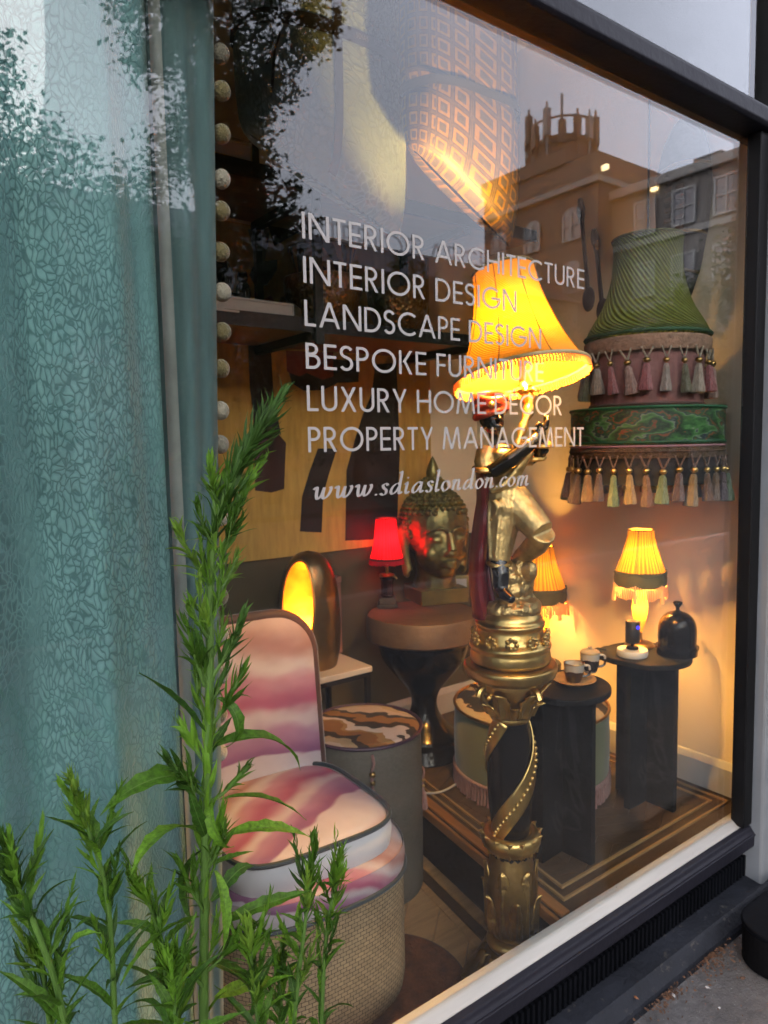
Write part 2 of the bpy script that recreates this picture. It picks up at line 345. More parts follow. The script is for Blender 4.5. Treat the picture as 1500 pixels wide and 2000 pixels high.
# ------------------------------------------------------------------ the street: ground, far buildings and trees (mirrored by the pane)
struct(MB().box(-60, 60, -3.2, .935, -.4, -.025).build('pavement', M['pave'], smooth=False))
M['kerb'] = mat('granite_kerb', (.22, .215, .21), .8, bump=.3)
struct(MB().box(-60, 60, -3.36, -3.2, -.4, -.021).build('kerb', M['kerb'], smooth=False, bevel=.012))
M['road'] = mat('road_asphalt', (.024, .024, .025), .85, var=.2, scale=10, bump=.4, bscale=120)
struct(MB().box(-220, 220, -10.5, -3.36, -.5, -.11).build('road', M['road'], smooth=False))
struct(MB().box(-220, 220, -220, -10.5, -.5, -.0).build('ground', mat('far_ground', (.035, .04, .025), .9, var=.3, scale=.4), smooth=False))
BRK = mat('brown_brick', (.105, .062, .042), .9, var=.3, scale=2, bump=.3)
nt, b_ = parts_of(BRK)
br = N(nt, 'TexBrick', i_Scale=4.0); br.inputs['Color1'].default_value = (.19, .135, .11, 1); br.inputs['Color2'].default_value = (.155, .105, .082, 1); br.inputs['Mortar'].default_value = (.18, .16, .145, 1)
mp = N(nt, 'Mapping'); mp.inputs['Rotation'].default_value = (R(90), 0, R(90)); nt.links.new([n for n in nt.nodes if n.type == 'TEX_COORD'][0].outputs['Object'], mp.inputs[0])
nt.links.new(mp.outputs[0], br.inputs['Vector']); nt.links.new(br.outputs['Color'], b_.inputs['Base Color'])
STC = mat('pale_stone_trim', (.30, .28, .26), .8); PANE = mat('sky_pale_pane', (.20, .185, .19), .2, spec=.8); WFR = mat('white_window_frame', (.36, .35, .34), .5)  # pane colour lightened to paint in the sky it reflects
def window(par, M_, w_, h, arch=False, fr=.09):
    pts = [(-w_ / 2, 0), (w_ / 2, 0), (w_ / 2, h)] + ([(w_ / 2 * math.cos(a), h + w_ / 2 * .5 * math.sin(a)) for a in [math.pi * k / 8 for k in range(1, 8)]] if arch else []) + [(-w_ / 2, h)]
    T = M_ @ Matrix.Rotation(R(90), 4, 'X')
    wi = MB().prism(pts, .04, .06, T).build('window', PANE, par, smooth=False)
    fm = MB()
    for x0, x1, y0, y1 in ((-w_ / 2 - fr, w_ / 2 + fr, -fr, 0), (-w_ / 2 - fr, -w_ / 2, 0, h), (w_ / 2, w_ / 2 + fr, 0, h), (-w_ / 2, w_ / 2, h * .48, h * .48 + .07), (-.03, .03, 0, h * .48), (-.03, .03, h * .48 + .07, h)):
        fm.box(x0, x1, y0, y1, .06, .14, T)
    if not arch: fm.box(-w_ / 2 - fr, w_ / 2 + fr, h, h + fr, .06, .14, T)
    fm.build('frame', WFR, wi, smooth=False)
ab = thing('apartment_block', 'brown brick apartment block with stone string courses, mirrored in the glass', 'building', (36, 0, 0))
MB().box(0, 14, -24.0, -6, 0, 15.0).build('wall', BRK, ab, smooth=False)
MB().box(-.35, 14.2, -24.0, -5.8, 15.0, 15.5).build('parapet', STC, ab, smooth=False, bevel=.05)
for z in (5.1, 8.6, 12.1): MB().box(-.16, 0, -24.0, -6, z, z + .32).build('string_course', STC, ab, smooth=False)
for i, y in enumerate((-8, -10.3, -12.6, -14.9, -17.2, -19.5, -21.8)):
    for z in (1.8, 5.9, 9.4, 12.7):
        window(ab, Matrix.Translation((0, y, z)) @ Matrix.Rotation(R(-90), 4, 'Z'), 1.15, 1.7)
for y in (-11.5, -15, -20): MB().box(3, 4.2, y - .8, y + .8, 15.5, 17.0).build('chimney', BRK, ab, smooth=False)
tw = thing('brick_tower', 'tall brick tower with a phone mast cage on its roof, mirrored in the glass', 'building', (36, 0, 0))
MB().box(-1.2, 9, -33.0, -24.03, 0, 17.6).build('wall', BRK, tw, smooth=False)
MB().box(-1.5, 9.2, -33.3, -23.8, 15.9, 16.25).build('cornice', STC, tw, smooth=False, bevel=.05)
MB().box(-1.35, 9.1, -33.1, -26.2, 17.6, 18.4).build('parapet', BRK, tw, smooth=False)
MB().lathe([(2.0, 18.2), (2.0, 19.9), (1.85, 20.05), (1.7, 20.1), (1.7, 20.5)], 20, Matrix.Translation((2.2, -29.4, 0))).build('roof_drum', BRK, tw)
for k in range(14):
    a = k * 2 * math.pi / 14 + .2; x, y = 2.2 + 2.1 * math.cos(a), -29.4 + 2.1 * math.sin(a); h = rnd.uniform(1.3, 2.1); z = 20.0 + rnd.uniform(-.3, .5)
    mb = MB().tube([(x, y, 19.2), (x, y, z + h + .4)], .07, 6); mb.box(x - .2, x + .2, y - .16, y + .16, z, z + h); mb.box(x - .1, x + .1, y - .3, y - .2, z - .3, z + .4); mb.build('antenna', STC if k % 3 == 0 else BRK, tw, smooth=False)
for z in (20.0, 21.4): MB().tube([(2.2 + 2.05 * math.cos(a), -29.4 + 2.05 * math.sin(a), z) for a in [k * math.pi / 10 for k in range(21)]], .07, 6).build('mast_ring', BRK, tw)
MB().tube([(2.2, -29.4, 20.4), (2.2, -29.4, 23.6)], .09, 6).build('mast', STC, tw)
for y in (-25.8, -28.8, -31.6):
    for z in (3, 6.6, 10.2, 13.2): window(tw, Matrix.Translation((-1.2, y, z)) @ Matrix.Rotation(R(-90), 4, 'Z'), 1.1, 1.5, True)
for par, px, py, X_ in ((tw, 1182, 327, 34.72), (ab, 1278, 368, 35.92)):       # two lit lamps on the far facades
    p = onX(px, py, X_); MB().box(-.1, .08, -.18, .18, -.13, .13).build('wall_lamp', emit_mat('lit_wall_lamp', (1, .72, .36), 2.2), par, smooth=False).location = (p.x - 36, 2 - p.y, p.z)
th = thing('terrace_house', 'long dark brick terrace across the road, mirrored in the glass', 'building', (0, -24, 0))
MB().box(-40, 33, -9, 0, 0, 9.0).build('wall', BRK, th, smooth=False)
MB().prism([(-9.2, 9), (.3, 9), (-4.4, 11.6)], -40.2, 33.2, Matrix(((0, 0, 1, 0), (1, 0, 0, 0), (0, 1, 0, 0), (0, 0, 0, 1)))).build('roof', mat('slate_roof', (.06, .06, .07), .7), th, smooth=False)
for k in range(12):
    for z in (1.2, 4.4, 7): window(th, Matrix.Translation((-28 + 5 * k, 0, z)) @ Matrix.Rotation(R(180), 4, 'Z'), 1.2, 1.5)
LEAF = mat('tree_leaf', (.035, .055, .018), .6, var=.5, scale=.7, trans=.15); BARK = mat('tree_bark', (.06, .045, .03), .9, bump=.6, var=.4)
def tree(x, y, h, blobs, n, label, lw=.09, seed=1):
    rr = random.Random(seed); t = thing('street_tree', label, 'tree', (x, y, 0), 0, 'trees across the road')
    mb = MB().tube(spline([(0, 0, -.1), (.05, .05, h * .3), (-.05, .1, h * .62)], 8), [lin(.24, .13, k / 8) for k in range(9)], 10)
    for bx, by, bz, br_ in blobs:
        mb.tube(spline([(0, .05, h * .45), (bx * .5, by * .5, lin(h * .5, bz, .5)), (bx, by, bz)], 6), [lin(.11, .03, k / 6) for k in range(7)], 6)
    mb.build('trunk', BARK, t); cr = MB(); tot = sum(b[3] ** 2 for b in blobs)
    for bx, by, bz, br_ in blobs:
        subs = [(Vector((rr.gauss(0, 1), rr.gauss(0, 1), rr.gauss(0, .8))).normalized() * br_ * rr.uniform(.35, 1.0)) for _ in range(16)]
        for k in range(int(n * br_ ** 2 / tot)):
            c = subs[rr.randrange(16)]; d = Vector((rr.gauss(0, 1), rr.gauss(0, 1), rr.gauss(0, 1))) * br_ * .19
            p = Vector((bx, by, bz)) + c + d
            a = Vector((rr.gauss(0, 1), rr.gauss(0, 1), rr.gauss(0, .6))).normalized(); q = a.orthogonal().normalized(); q.rotate(Matrix.Rotation(rr.random() * 6.28, 3, a))
            s_ = lw * rr.uniform(.6, 1.3)
            cr.add([p - a * s_, p + q * s_ * .5, p + a * s_, p - q * s_ * .5], [(0, 1, 2, 3)])
    cr.build('crown', LEAF, t, smooth=False)
tree(1.9, -8.0, 7.5, [(-.3, 0, 4.9, 1.1), (.2, .2, 3.6, 1.3), (-1.6, 0, 5.2, 1.3), (-1.2, .2, 3.4, 1.4), (-2.7, 0, 6.8, 1.2)], 30000, 'broad street tree with low crown, mirrored at the curtain', .052, 3)
tree(4.35, -8.0, 8.5, [(.0, 0, 6.7, 1.0), (.75, .1, 6.2, .8), (.2, -.2, 5.2, 1.0), (1.1, .1, 4.9, .55), (-.35, .2, 7.8, .9), (1.5, 0, 7.9, .65), (.3, 0, 3.6, 1.4), (-1.1, 0, 3.9, 1.0)], 34000, 'tall street tree with ragged crown, mirrored beside the curtain edge', .052, 5)
for i, (x, y, h) in enumerate(((8.2, -13.5, 5.8), (11.8, -15, 6.8), (14.9, -16.5, 8.0), (18.8, -17, 8.6), (22.5, -17.5, 7.6), (1.0, -15, 6.2), (-3.5, -14, 7.2))):
    tree(x, y, h, [(0, 0, h * .62, 1.7), (-1.2, .2, h * .48, 1.5), (1.1, -.2, h * .52, 1.5), (.2, 0, h * .8, 1.0), (1.9, 0, h * .32, 1.4), (-1.9, 0, h * .3, 1.4)], 8000,
         ['low bushy tree at the left of the mirrored tree line', 'rounded tree second along the mirrored tree line', 'dark tree in the middle of the mirrored tree line', 'tall round tree near the mirrored tower', 'tree right beside the mirrored brick tower', 'bushy tree behind the broad street tree', 'tree at the far left across the road'][i], .11, 20 + i)

ALB = .60
for i, (x, y, h, lab) in enumerate(((24, -9.4, 9.6, 'dark tree in front of the mirrored apartment block, nearest the window frame'), (24.5, -12.6, 7.4, 'dark tree in front of the mirrored apartment block, second from the frame'), (25, -15.6, 6.6, 'dark tree in front of the mirrored apartment block, third from the frame'), (25.5, -18.8, 6.4, 'dark tree before the corner of the mirrored brick tower'), (26, -22, 6.2, 'dark tree before the foot of the mirrored brick tower'))):
    tree(x, y, h, [(0, 0, h * .66, 1.8), (-.5, -1.3, h * .5, 1.7), (.5, 1.3, h * .52, 1.7), (.2, 0, h * .86, 1.1), (0, 1.9, h * .3, 1.6), (0, -1.9, h * .28, 1.6)], 9000, lab, .13, 50 + i)
kt = thing('skylight_block_tree', 'added unseen tree whose high canopy blocks skylight from the shopfront', 'tree', (-3.6, -2.7, 0))  # out of view, added so its canopy cuts skylight on front and pavement
mb = MB().tube(spline([(0, 0, -.1), (.1, .05, 3), (.3, 0, 6.2)], 10), [lin(.34, .2, k / 10) for k in range(11)], 12); rr = random.Random(77); cr = MB()
lumps = [(rr.uniform(-1.5, 12.5), rr.uniform(-3.8, 3.3), rr.uniform(9.6, 12.2), rr.uniform(1.0, 1.6)) for _ in range(64)]
for x, y, z, r_ in lumps:
    mb.tube(spline([(.3, 0, 6), (x * .5, y * .5, lin(6.8, z, .5)), (x, y, z)], 6), [lin(.12, .02, k / 6) for k in range(7)], 6)
    for k in range(620):
        p = Vector((x, y, z)) + Vector((rr.gauss(0, 1), rr.gauss(0, 1), rr.gauss(0, .6))) * r_ * .48
        a = Vector((rr.gauss(0, 1), rr.gauss(0, 1), rr.gauss(0, .4))).normalized(); q = a.orthogonal().normalized(); q.rotate(Matrix.Rotation(rr.random() * 6.28, 3, a)); s_ = .15 * rr.uniform(.6, 1.3)
        cr.add([p - a * s_, p + q * s_ * .6, p + a * s_, p - q * s_ * .6], [(0, 1, 2, 3)])
mb.build('trunk', BARK, kt); cr.build('crown', LEAF, kt, smooth=False)
# ------------------------------------------------------------------ the shopfront
sf = thing('shopfront', 'dark navy timber shopfront with white sill and large glass pane', 'shopfront')
XL, XR = -1.2, 2.02
def rail(prof, name, m, x0=XL, x1=4.0, **kw):
    return MB().prism(prof, x0, x1, Matrix(((0, 0, 1, 0), (1, 0, 0, 0), (0, 1, 0, 0), (0, 0, 0, 1)))).build(name, m, sf, smooth=False, **kw)
rail([(1.02, .1905), (.9795, .1905), (.9795, .1935), (.984, .1975), (1.001, .2105), (1.02, .2115)], 'window_sill', M['sill'], bevel=.002)
rail([(1.02, .128), (.961, .128), (.958, .133), (.958, .172), (.964, .176), (.968, .186), (.9812, .190), (1.02, .190)], 'bottom_rail', M['navy'], bevel=.003)
rail([(.9575, .163), (.9575, .170), (.9545, .168), (.9545, .164)], 'bead', M['navy'], bevel=.002)
rail([(1.02, -.05), (.992, -.05), (.992, .1275), (1.02, .1275)], 'stall_riser', M['navydark'])
g = MB()
for k in range(230):
    x = XL + .01 + k * .0175
    g.box(x, x + .008, .979, .9915, .0335, .095)
g.build('grille', M['navydark'], sf, smooth=False, kind='stuff')
rail([(.99, -.05), (.985, .032), (.932, .024), (.926, .020), (.904, .000), (.900, -.008), (.900, -.05)], 'plinth_ledge', M['ledge'], bevel=.004)
struct(MB().box(-3.0, 5.0, .903, 1.0, -.4, -.052).build('foundation', M['ledge'], smooth=False))
rail([(1.02, 2.111), (.952, 2.111), (.944, 2.118), (.944, 2.152), (.952, 2.163), (1.02, 2.163)], 'top_rail', M['navy'], bevel=.003)
rail([(1.0205, 2.112), (1.046, 2.112), (1.046, 2.19), (1.0205, 2.19)], 'inner_head', M['soffit'], x1=XR + .1)
MB().box(1.976, 2.024, .966, 1.0045, .196, 2.11).build('stile', M['black'], sf, smooth=False, bevel=.003)
MB().box(2.0245, 2.082, .935, 1.03, .0, 2.1105).build('pale_post', M['post'], sf, smooth=False, bevel=.008)
MB().box(2.0945, 4.0, .962, 1.03, .0, 2.1105).build('pilaster', M['stone'], sf, smooth=False, bevel=.004)
MB().box(2.0825, 2.094, .99, 1.03, 0, 2.1105).build('joint', M['black'], sf, smooth=False)
MB().box(2.03, 2.07, .975, 1.03, 2.1635, 3.2).build('transom_stile', M['black'], sf, smooth=False, bevel=.003)
MB().box(2.0705, 4.0, .965, 1.03, 2.1635, 3.2).build('upper_pilaster', M['post'], sf, smooth=False, bevel=.004)
MB().box(XL, XL + .06, .966, 1.03, .196, 3.2).build('stile', M['black'], sf, smooth=False, bevel=.003)
MB().box(XL + .06, 1.972, .996, 1.004, .205, 2.113).build('window_pane', M['glass'], sf, smooth=False)
MB().box(XL + .06, 2.03, .996, 1.004, 2.163, 2.92).build('transom_pane', M['glass'], sf, smooth=False)
MB().box(XL, 2.03, 1.03, 1.045, 2.19, 3.2).build('transom_backing', M['navydark'], sf, smooth=False)
rail([(1.03, 2.92), (.92, 2.92), (.90, 3.4), (1.03, 3.4)], 'fascia', M['navy'], bevel=.004)
MB().box(-6, XL, .97, 1.2, 0, 9).build('side_wall', BRK, sf, smooth=False)
MB().box(-6, 8, .98, 1.2, 3.4, 9).build('upper_wall', BRK, sf, smooth=False)
MB().box(4.0, 8, .97, 1.2, 0, 3.4).build('side_wall', BRK, sf, smooth=False)

# ------------------------------------------------------------------ the shop interior: floor, platform, walls
WX, WY, PZ = 2.135, 2.2, .20
fl = struct(MB().box(XL, WX, 1.02, WY, -.09, -.012).build('floor', M['darkoak'], smooth=False))
da = math.atan2(-.656, -.754); c_, s_ = math.cos(da), math.sin(da)
def clip(poly, a, b, c):         # keep a*x+b*y<=c
    out = []
    for i in range(len(poly)):
        p, q = poly[i], poly[(i + 1) % len(poly)]; dp, dq = a * p[0] + b * p[1] - c, a * q[0] + b * q[1] - c
        if dp <= 0: out.append(p)
        if dp * dq < 0: t = dp / (dp - dq); out.append((p[0] + (q[0] - p[0]) * t, p[1] + (q[1] - p[1]) * t))
    return out
E0, E1 = Vector((1.373, 1.737)), Vector((1.262, 1.025)); ed = (E1 - E0).normalized(); en = Vector((ed.y, -ed.x))      # platform's left end
if en.x > 0: en = -en
EX = lambda y, o=0: E0.x + ed.x / ed.y * (y - E0.y) - o
for k in range(-8, 22):
    o_ = k * .092
    quad = [(t * c_ - s_ * (o_ + d), t * s_ + c_ * (o_ + d)) for t, d in ((-3, .0012), (1, .0012), (1, .0908), (-3, .0908))]
    for a, b, c in ((-1, 0, -XL), (1, 0, WX), (0, -1, -1.022), (0, 1, WY)): quad = clip(quad, a, b, c) if quad else quad
    e_ = (-en.x, -en.y); cc = e_[0] * EX(1.5, .075) + e_[1] * 1.5
    quad = clip(quad, e_[0], e_[1], cc) if quad else quad
    if len(quad) > 2: MB().prism(quad, -.012, rnd.uniform(-.0012, 0), None).build('floor_plank', M['wood'], fl, smooth=False)
for o0, o1, z in ((.074, .052, .002), (.048, .02, .004), (.016, -.02, .003)):
    MB().prism([(EX(1.022, o0), 1.022), (EX(1.022, o1), 1.022), (EX(2.19, o1), 2.19), (EX(2.19, o0), 2.19)], -.012, z).build('floor_border', M['darkoak'] if o0 == .048 else M['wood'], fl, smooth=False)
pf = struct(MB().prism([(EX(1.03, .0) + .022, 1.03), (WX - .01, 1.03), (WX - .01, WY - .01), (EX(WY - .01) + .022, WY - .01)], -.012, PZ - .03).build('platform', M['navydark'], smooth=False))
MB().prism([(EX(1.03), 1.03), (WX - .001, 1.03), (WX - .001, WY - .001), (EX(WY - .001), WY - .001)], PZ - .0295, PZ - .004).build('platform_board', M['darkoak'], pf, smooth=False, bevel=.003)
MB().prism([(EX(1.034, -.001), 1.034), (EX(1.034, -.032), 1.034), (EX(2.19, -.032), 2.19), (EX(2.19, -.001), 2.19)], PZ - .0038, PZ + .0015).build('platform_edge', M['amberwood'], pf, smooth=False, bevel=.002)
MB().prism([(EX(1.034, .012), 1.034), (EX(1.034, .0005), 1.034), (EX(2.19, .0005), 2.19), (EX(2.19, .012), 2.19)], PZ - .034, PZ - .006).build('platform_nosing', M['amberwood'], pf, smooth=False, bevel=.003)
yi0, yi1 = 1.073, 1.108
# zigzag parquet blocks inside the border
for i in range(-3, 30):
    for j in range(0, 6):
        x0 = 1.28 + j * .17; zig = (j % 2) * 2 - 1
        q = [(x0, 1.0 + i * .052 - zig * .085 / 2), (x0 + .17, 1.0 + i * .052 + zig * .085 / 2), (x0 + .17, 1.0 + i * .052 + .0505 + zig * .085 / 2), (x0, 1.0 + i * .052 + .0505 - zig * .085 / 2)]
        q = [(p[0] + (.0007 if k in (0, 3) else -.0007), p[1]) for k, p in enumerate(q)]
        for a, b, c in ((1, 0, 2.045), (0, -1, -yi1 - .006), (0, 1, 2.15)): q = clip(q, a, b, c) if q else q
        cc = e_[0] * EX(1.5, -.082) + e_[1] * 1.5
        q = clip(q, -e_[0], -e_[1], -cc) if q else q
        if len(q) > 2: MB().prism(q, PZ - .0039, PZ + rnd.uniform(0, .0006)).build('parquet_block', M['darkoak'], pf, smooth=False)
for y0, ox, xr in ((yi0, -.048, 2.088), (yi1, -.078, 2.052)):
    wI = .0065
    MB().box(EX(y0, ox), xr + wI, y0 - wI / 2, y0 + wI / 2, PZ - .0038, PZ + .0022).build('inlay_strip', M['inlay'], pf, smooth=False)
    MB().box(xr, xr + wI, y0 + wI / 2, 2.17, PZ - .0038, PZ + .0022).build('inlay_strip', M['inlay'], pf, smooth=False)
    MB().prism([(EX(y0 + wI / 2, ox), y0 + wI / 2), (EX(y0 + wI / 2, ox - wI), y0 + wI / 2), (EX(2.17, ox - wI), 2.17), (EX(2.17, ox), 2.17)], PZ - .0038, PZ + .0022).build('inlay_strip', M['inlay'], pf, smooth=False)
CZ = 2.78
OLV_ = mat('olive_dado_paint', (.10, .078, .035), .7, var=.15, scale=3)
wb = struct(MB().box(XL - .1, WX + .1, WY, WY + .1, -.02, CZ).build('wall_back', M['cream'], smooth=False))
ws = struct(MB().box(WX, WX + .1, 1.05, WY, -.02, CZ).build('wall_right', M['cream'], smooth=False))
struct(MB().box(XL - .1, XL, 1.05, WY, -.02, CZ).build('wall_left', M['cream'], smooth=False))
ALB = 1.0
struct(MB().box(XL - .1, WX + .1, 1.03, WY + .1, CZ, CZ + .1).build('ceiling', mat('ceiling_paint', (.72, .66, .52), .9), smooth=False))
ALB = .60
SKP = [(0, 0), (.018, 0), (.018, .083), (.012, .092), (.006, .1), (0, .103)]
MB().prism(SKP, 1.05, WY - .02, Matrix(((-1, 0, 0, WX), (0, 0, 1, 0), (0, 1, 0, PZ), (0, 0, 0, 1)))).build('skirting', M['white'], ws, smooth=False)
MB().box(XL, WX - .0005, WY - .012, WY - .0005, .02, .935).build('dado', OLV_, wb, smooth=False)
MB().prism(SKP, XL, WX - .02, Matrix(((0, 0, 1, 0), (-1, 0, 0, WY - .0125), (0, 1, 0, PZ), (0, 0, 0, 1)))).build('skirting', M['white'], wb, smooth=False)

# ------------------------------------------------------------------ lettering on the pane
SW = .112; H_ = SW / 2
def arc(cx, cy, rx, ry, a0, a1, n=20): return [(cx + rx * math.cos(R(lin(a0, a1, k / n))), cy + ry * math.sin(R(lin(a0, a1, k / n)))) for k in range(n + 1)]
def dg(x0, x1, y0=1, y1=0):     # slanted stroke, flat cut ends: x at top, x at bottom (left edges)
    dw = SW * math.sqrt(1 + ((x1 - x0) / (y0 - y1)) ** 2); return ('q', [(x0, y0), (x0 + dw, y0), (x1 + dw, y1), (x1, y1)])
def dr(x0, x1, y0=1, y1=0):     # the same with right edges
    dw = SW * math.sqrt(1 + ((x1 - x0) / (y0 - y1)) ** 2); return ('q', [(x0 - dw, y0), (x0, y0), (x1, y1), (x1 - dw, y1)])
def V(x): return ('s', [(x, 0), (x, 1)])
def Hh(x0, x1, y): return ('s', [(x0, y), (x1, y)])
r5 = .5 - H_
GL = {
 'I': (SW, [V(H_)]), 'L': (.43, [V(H_), Hh(SW, .43, H_)]), 'T': (.5, [V(.25), Hh(0, .5, 1 - H_)]),
 'E': (.48, [V(H_), Hh(SW, .48, H_), Hh(SW, .46, .5), Hh(SW, .48, 1 - H_)]), 'F': (.44, [V(H_), Hh(SW, .42, .5), Hh(SW, .44, 1 - H_)]),
 'H': (.68, [V(H_), V(.68 - H_), Hh(SW, .68 - SW, .52)]), 'O': (1.0, [('c', arc(.5, .5, r5, r5, 0, 360, 40)[:-1])]),
 'C': (.83, [('s', arc(.5, .5, r5, r5, 48, 312, 32))]), 'G': (.97, [('s', arc(.5, .5, r5, r5, 45, 355, 36)), Hh(.5, .97, .48)]),
 'D': (.72, [V(H_), ('s', [(SW, 1 - H_)] + arc(.27, .5, .45 - H_, r5, 90, -90, 24) + [(SW, H_)])]),
 'N': (.76, [V(H_), V(.76 - H_), dg(.0, .76 - SW * 1.22)]), 'U': (.62, [('s', [(H_, 1)] + arc(.31, .31, .31 - H_, .31 - H_, 180, 360, 20) + [(.62 - H_, 1)])]),
 'A': (.82, [dg(.41 - .06, 0), dr(.41 + .06, .82), Hh(.18, .64, .31)]), 'M': (.98, [dg(.13, .0), dg(.14, .49 - .062), dr(.84, .49 + .062), dr(.85, .98)]),
 'P': (.50, [V(H_), ('s', [(SW, 1 - H_)] + arc(.22, .72, .28 - H_, .28 - H_, 90, -90, 18) + [(SW, .44 + H_)])]),
 'R': (.55, [V(H_), ('s', [(SW, 1 - H_)] + arc(.22, .72, .28 - H_, .28 - H_, 90, -90, 18) + [(SW, .44 + H_)]), dg(.16, .41, .47)]),
 'B': (.53, [V(H_), ('s', [(SW, 1 - H_)] + arc(.21, .76, .24 - H_, .24 - H_, 90, -90, 16) + [(SW, .52 + H_)]), ('s', [(SW, .52)] + arc(.24, .29, .29 - H_, .29 - H_, 75, -90, 16) + [(SW, H_)])]),
 'K': (.60, [V(H_), dr(.58, .27, 1, .5), dg(.16, .45, .58, 0)]), 'X': (.66, [dg(.02, .66 - .14), dr(.64, .14)]), 'Y': (.64, [('s', [(.32, 0), (.32, .47)]), dg(0, .32 - H_ * 1.1, 1, .42), dr(.64, .32 + H_ * 1.1, 1, .42)]),
 'S': (.50, [('s', arc(.25, .745, .20, .2, 25, 262, 18) + arc(.235, .285, .21, .235, 72, -150, 20))]),
 'É': (.48, [V(H_), Hh(SW, .48, H_), Hh(SW, .46, .5), Hh(SW, .48, 1 - H_), ('q', [(.24, 1.26), (.37, 1.26), (.26, 1.09), (.17, 1.09)])]),
}
def ribbon(mb, pts, wf, y, T, closed=False):
    n = len(pts); L = []; Rr = []
    for i in range(n):
        p = Vector(pts[i]); a = Vector(pts[i - 1]) if (i > 0 or closed) else None; b = Vector(pts[(i + 1) % n]) if (i < n - 1 or closed) else None
        d1 = (p - a).normalized() if a is not None else (b - p).normalized(); d2 = (b - p).normalized() if b is not None else d1
        t = (d1 + d2).normalized(); nn = Vector((-t.y, t.x)); k = 1 / max(.5, nn.dot(Vector((-d1.y, d1.x))))
        h = (wf(t) if callable(wf) else wf) / 2 * k
        L.append(p + nn * h); Rr.append(p - nn * h)
    m = n if closed else n - 1
    mb.add([T(q.x, q.y, y) for q in L] + [T(q.x, q.y, y) for q in Rr], [(i, (i + 1) % n, n + (i + 1) % n, n + i) for i in range(m)])
YT = .9945
def text_line(txt, x0, x1, z0, z1, label):
    t = thing('window_lettering', label, 'lettering', (x0, YT, z0), 0, 'white lettering on the shop window')
    adv = 0; lay = []
    for ch in txt:
        if ch == ' ': adv += .34; continue
        wd, st = GL[ch]; lay.append((adv, ch)); adv += wd + .125
    adv -= .125; kx = (x1 - x0) / adv; kz = z1 - z0
    for a, ch in lay:
        mb = MB(); T = lambda x, y, d: ((a + x) * kx, d, y * kz)
        for i, (ty, pts) in enumerate(GL[ch][1]):
            d = -i * .00006
            if ty == 'q': mb.add([T(x, y, d) for x, y in pts], [(0, 1, 2, 3)])
            else: ribbon(mb, pts, SW, d, T, ty == 'c')
        mb.build('letter', M['vinyl'], t, smooth=False)
def yz(x, y): return onY(x, y, YT)
for txt, a, b, e, lab in (('INTERIOR ARCHITECTURE', (584, 412), (587, 464), 1140.5, 'white INTERIOR ARCHITECTURE lettering, top line on the glass'), ('INTERIOR DESIGN', (587, 499), (589, 551), 1009, 'white INTERIOR DESIGN lettering, second line on the glass'),
     ('LANDSCAPE DESIGN', (589, 584), (590, 636), 1057, 'white LANDSCAPE DESIGN lettering, third line on the glass'), ('BESPOKE FURNITURE', (593, 668), (594, 720), 1062, 'white BESPOKE FURNITURE lettering, fourth line on the glass'),
     ('LUXURY HOME DÉCOR', (595, 752), (597, 803), 1098, 'white LUXURY HOME DECOR lettering, fifth line on the glass'), ('PROPERTY MANAGEMENT', (599, 834), (600, 883), 1141, 'white PROPERTY MANAGEMENT lettering, sixth line on the glass')):
    zt, zb = yz(*a).z, yz(*b).z; zm = (zt + zb) / 2
    text_line(txt, .592, yz(e, 700).x, zm - .0203, zm + .0203, lab)
IT = {'w': (.98, [[(0, .82), (.1, 1), (.17, .9), (.17, .35), (.25, .03), (.42, .3), (.54, .97)], [(.54, .97), (.5, .35), (.58, .03), (.78, .3), (.9, .8), (.84, 1.02)]]),
 's': (.46, [[(.42, .82), (.3, 1), (.13, .86), (.2, .6), (.35, .4), (.33, .1), (.18, 0), (.02, .16)]]),
 'd': (.72, [[(.56, .78), (.42, .98), (.17, .75), (.04, .3), (.15, .02), (.36, .25), (.54, .75)], [(.44, 1.86), (.58, 1.96), (.55, 1.0), (.53, .2), (.6, .02), (.72, .2)]]),
 'i': (.34, [[(0, .8), (.12, 1), (.12, .7), (.1, .2), (.17, 0), (.31, .2)], [(.10, 1.42), (.2, 1.42)]]),
 'a': (.74, [[(.56, .78), (.42, .98), (.17, .75), (.04, .3), (.15, .02), (.36, .25), (.54, .75)], [(.58, 1.0), (.54, .5), (.54, .15), (.61, .02), (.73, .2)]]),
 'l': (.32, [[(.02, 1.86), (.14, 1.96), (.11, 1.0), (.09, .2), (.16, 0), (.3, .2)]]), 'o': (.56, [[(.3, 1), (.1, .78), (.03, .35), (.2, .0), (.42, .2), (.5, .62), (.3, 1)]]),
 'n': (.66, [[(0, .8), (.12, 1), (.12, .7), (.06, 0)], [(.1, .5), (.26, .9), (.42, 1), (.45, .75), (.42, .2), (.5, 0), (.64, .2)]]),
 'm': (1.0, [[(0, .8), (.12, 1), (.12, .7), (.06, 0)], [(.1, .5), (.24, .9), (.38, 1), (.42, .75), (.36, 0)], [(.4, .5), (.58, .9), (.72, 1), (.76, .75), (.73, .2), (.81, 0), (.96, .2)]]),
 'c': (.48, [[(.44, .84), (.32, 1), (.13, .8), (.03, .35), (.15, .02), (.42, .2)]]), '.': (.2, [[(.04, .07), (.17, .07)]])}
t = thing('window_lettering', 'white italic web address lettering, lowest line on the glass', 'lettering', (.597, YT, yz(614, 976).z), 0, 'white lettering on the shop window')
adv = 0; lay = []
for ch in 'www.sdiaslondon.com': lay.append((adv, ch)); adv += IT[ch][0] + .13
kx = (yz(1036, 945).x - .597) / adv; kz = .0195
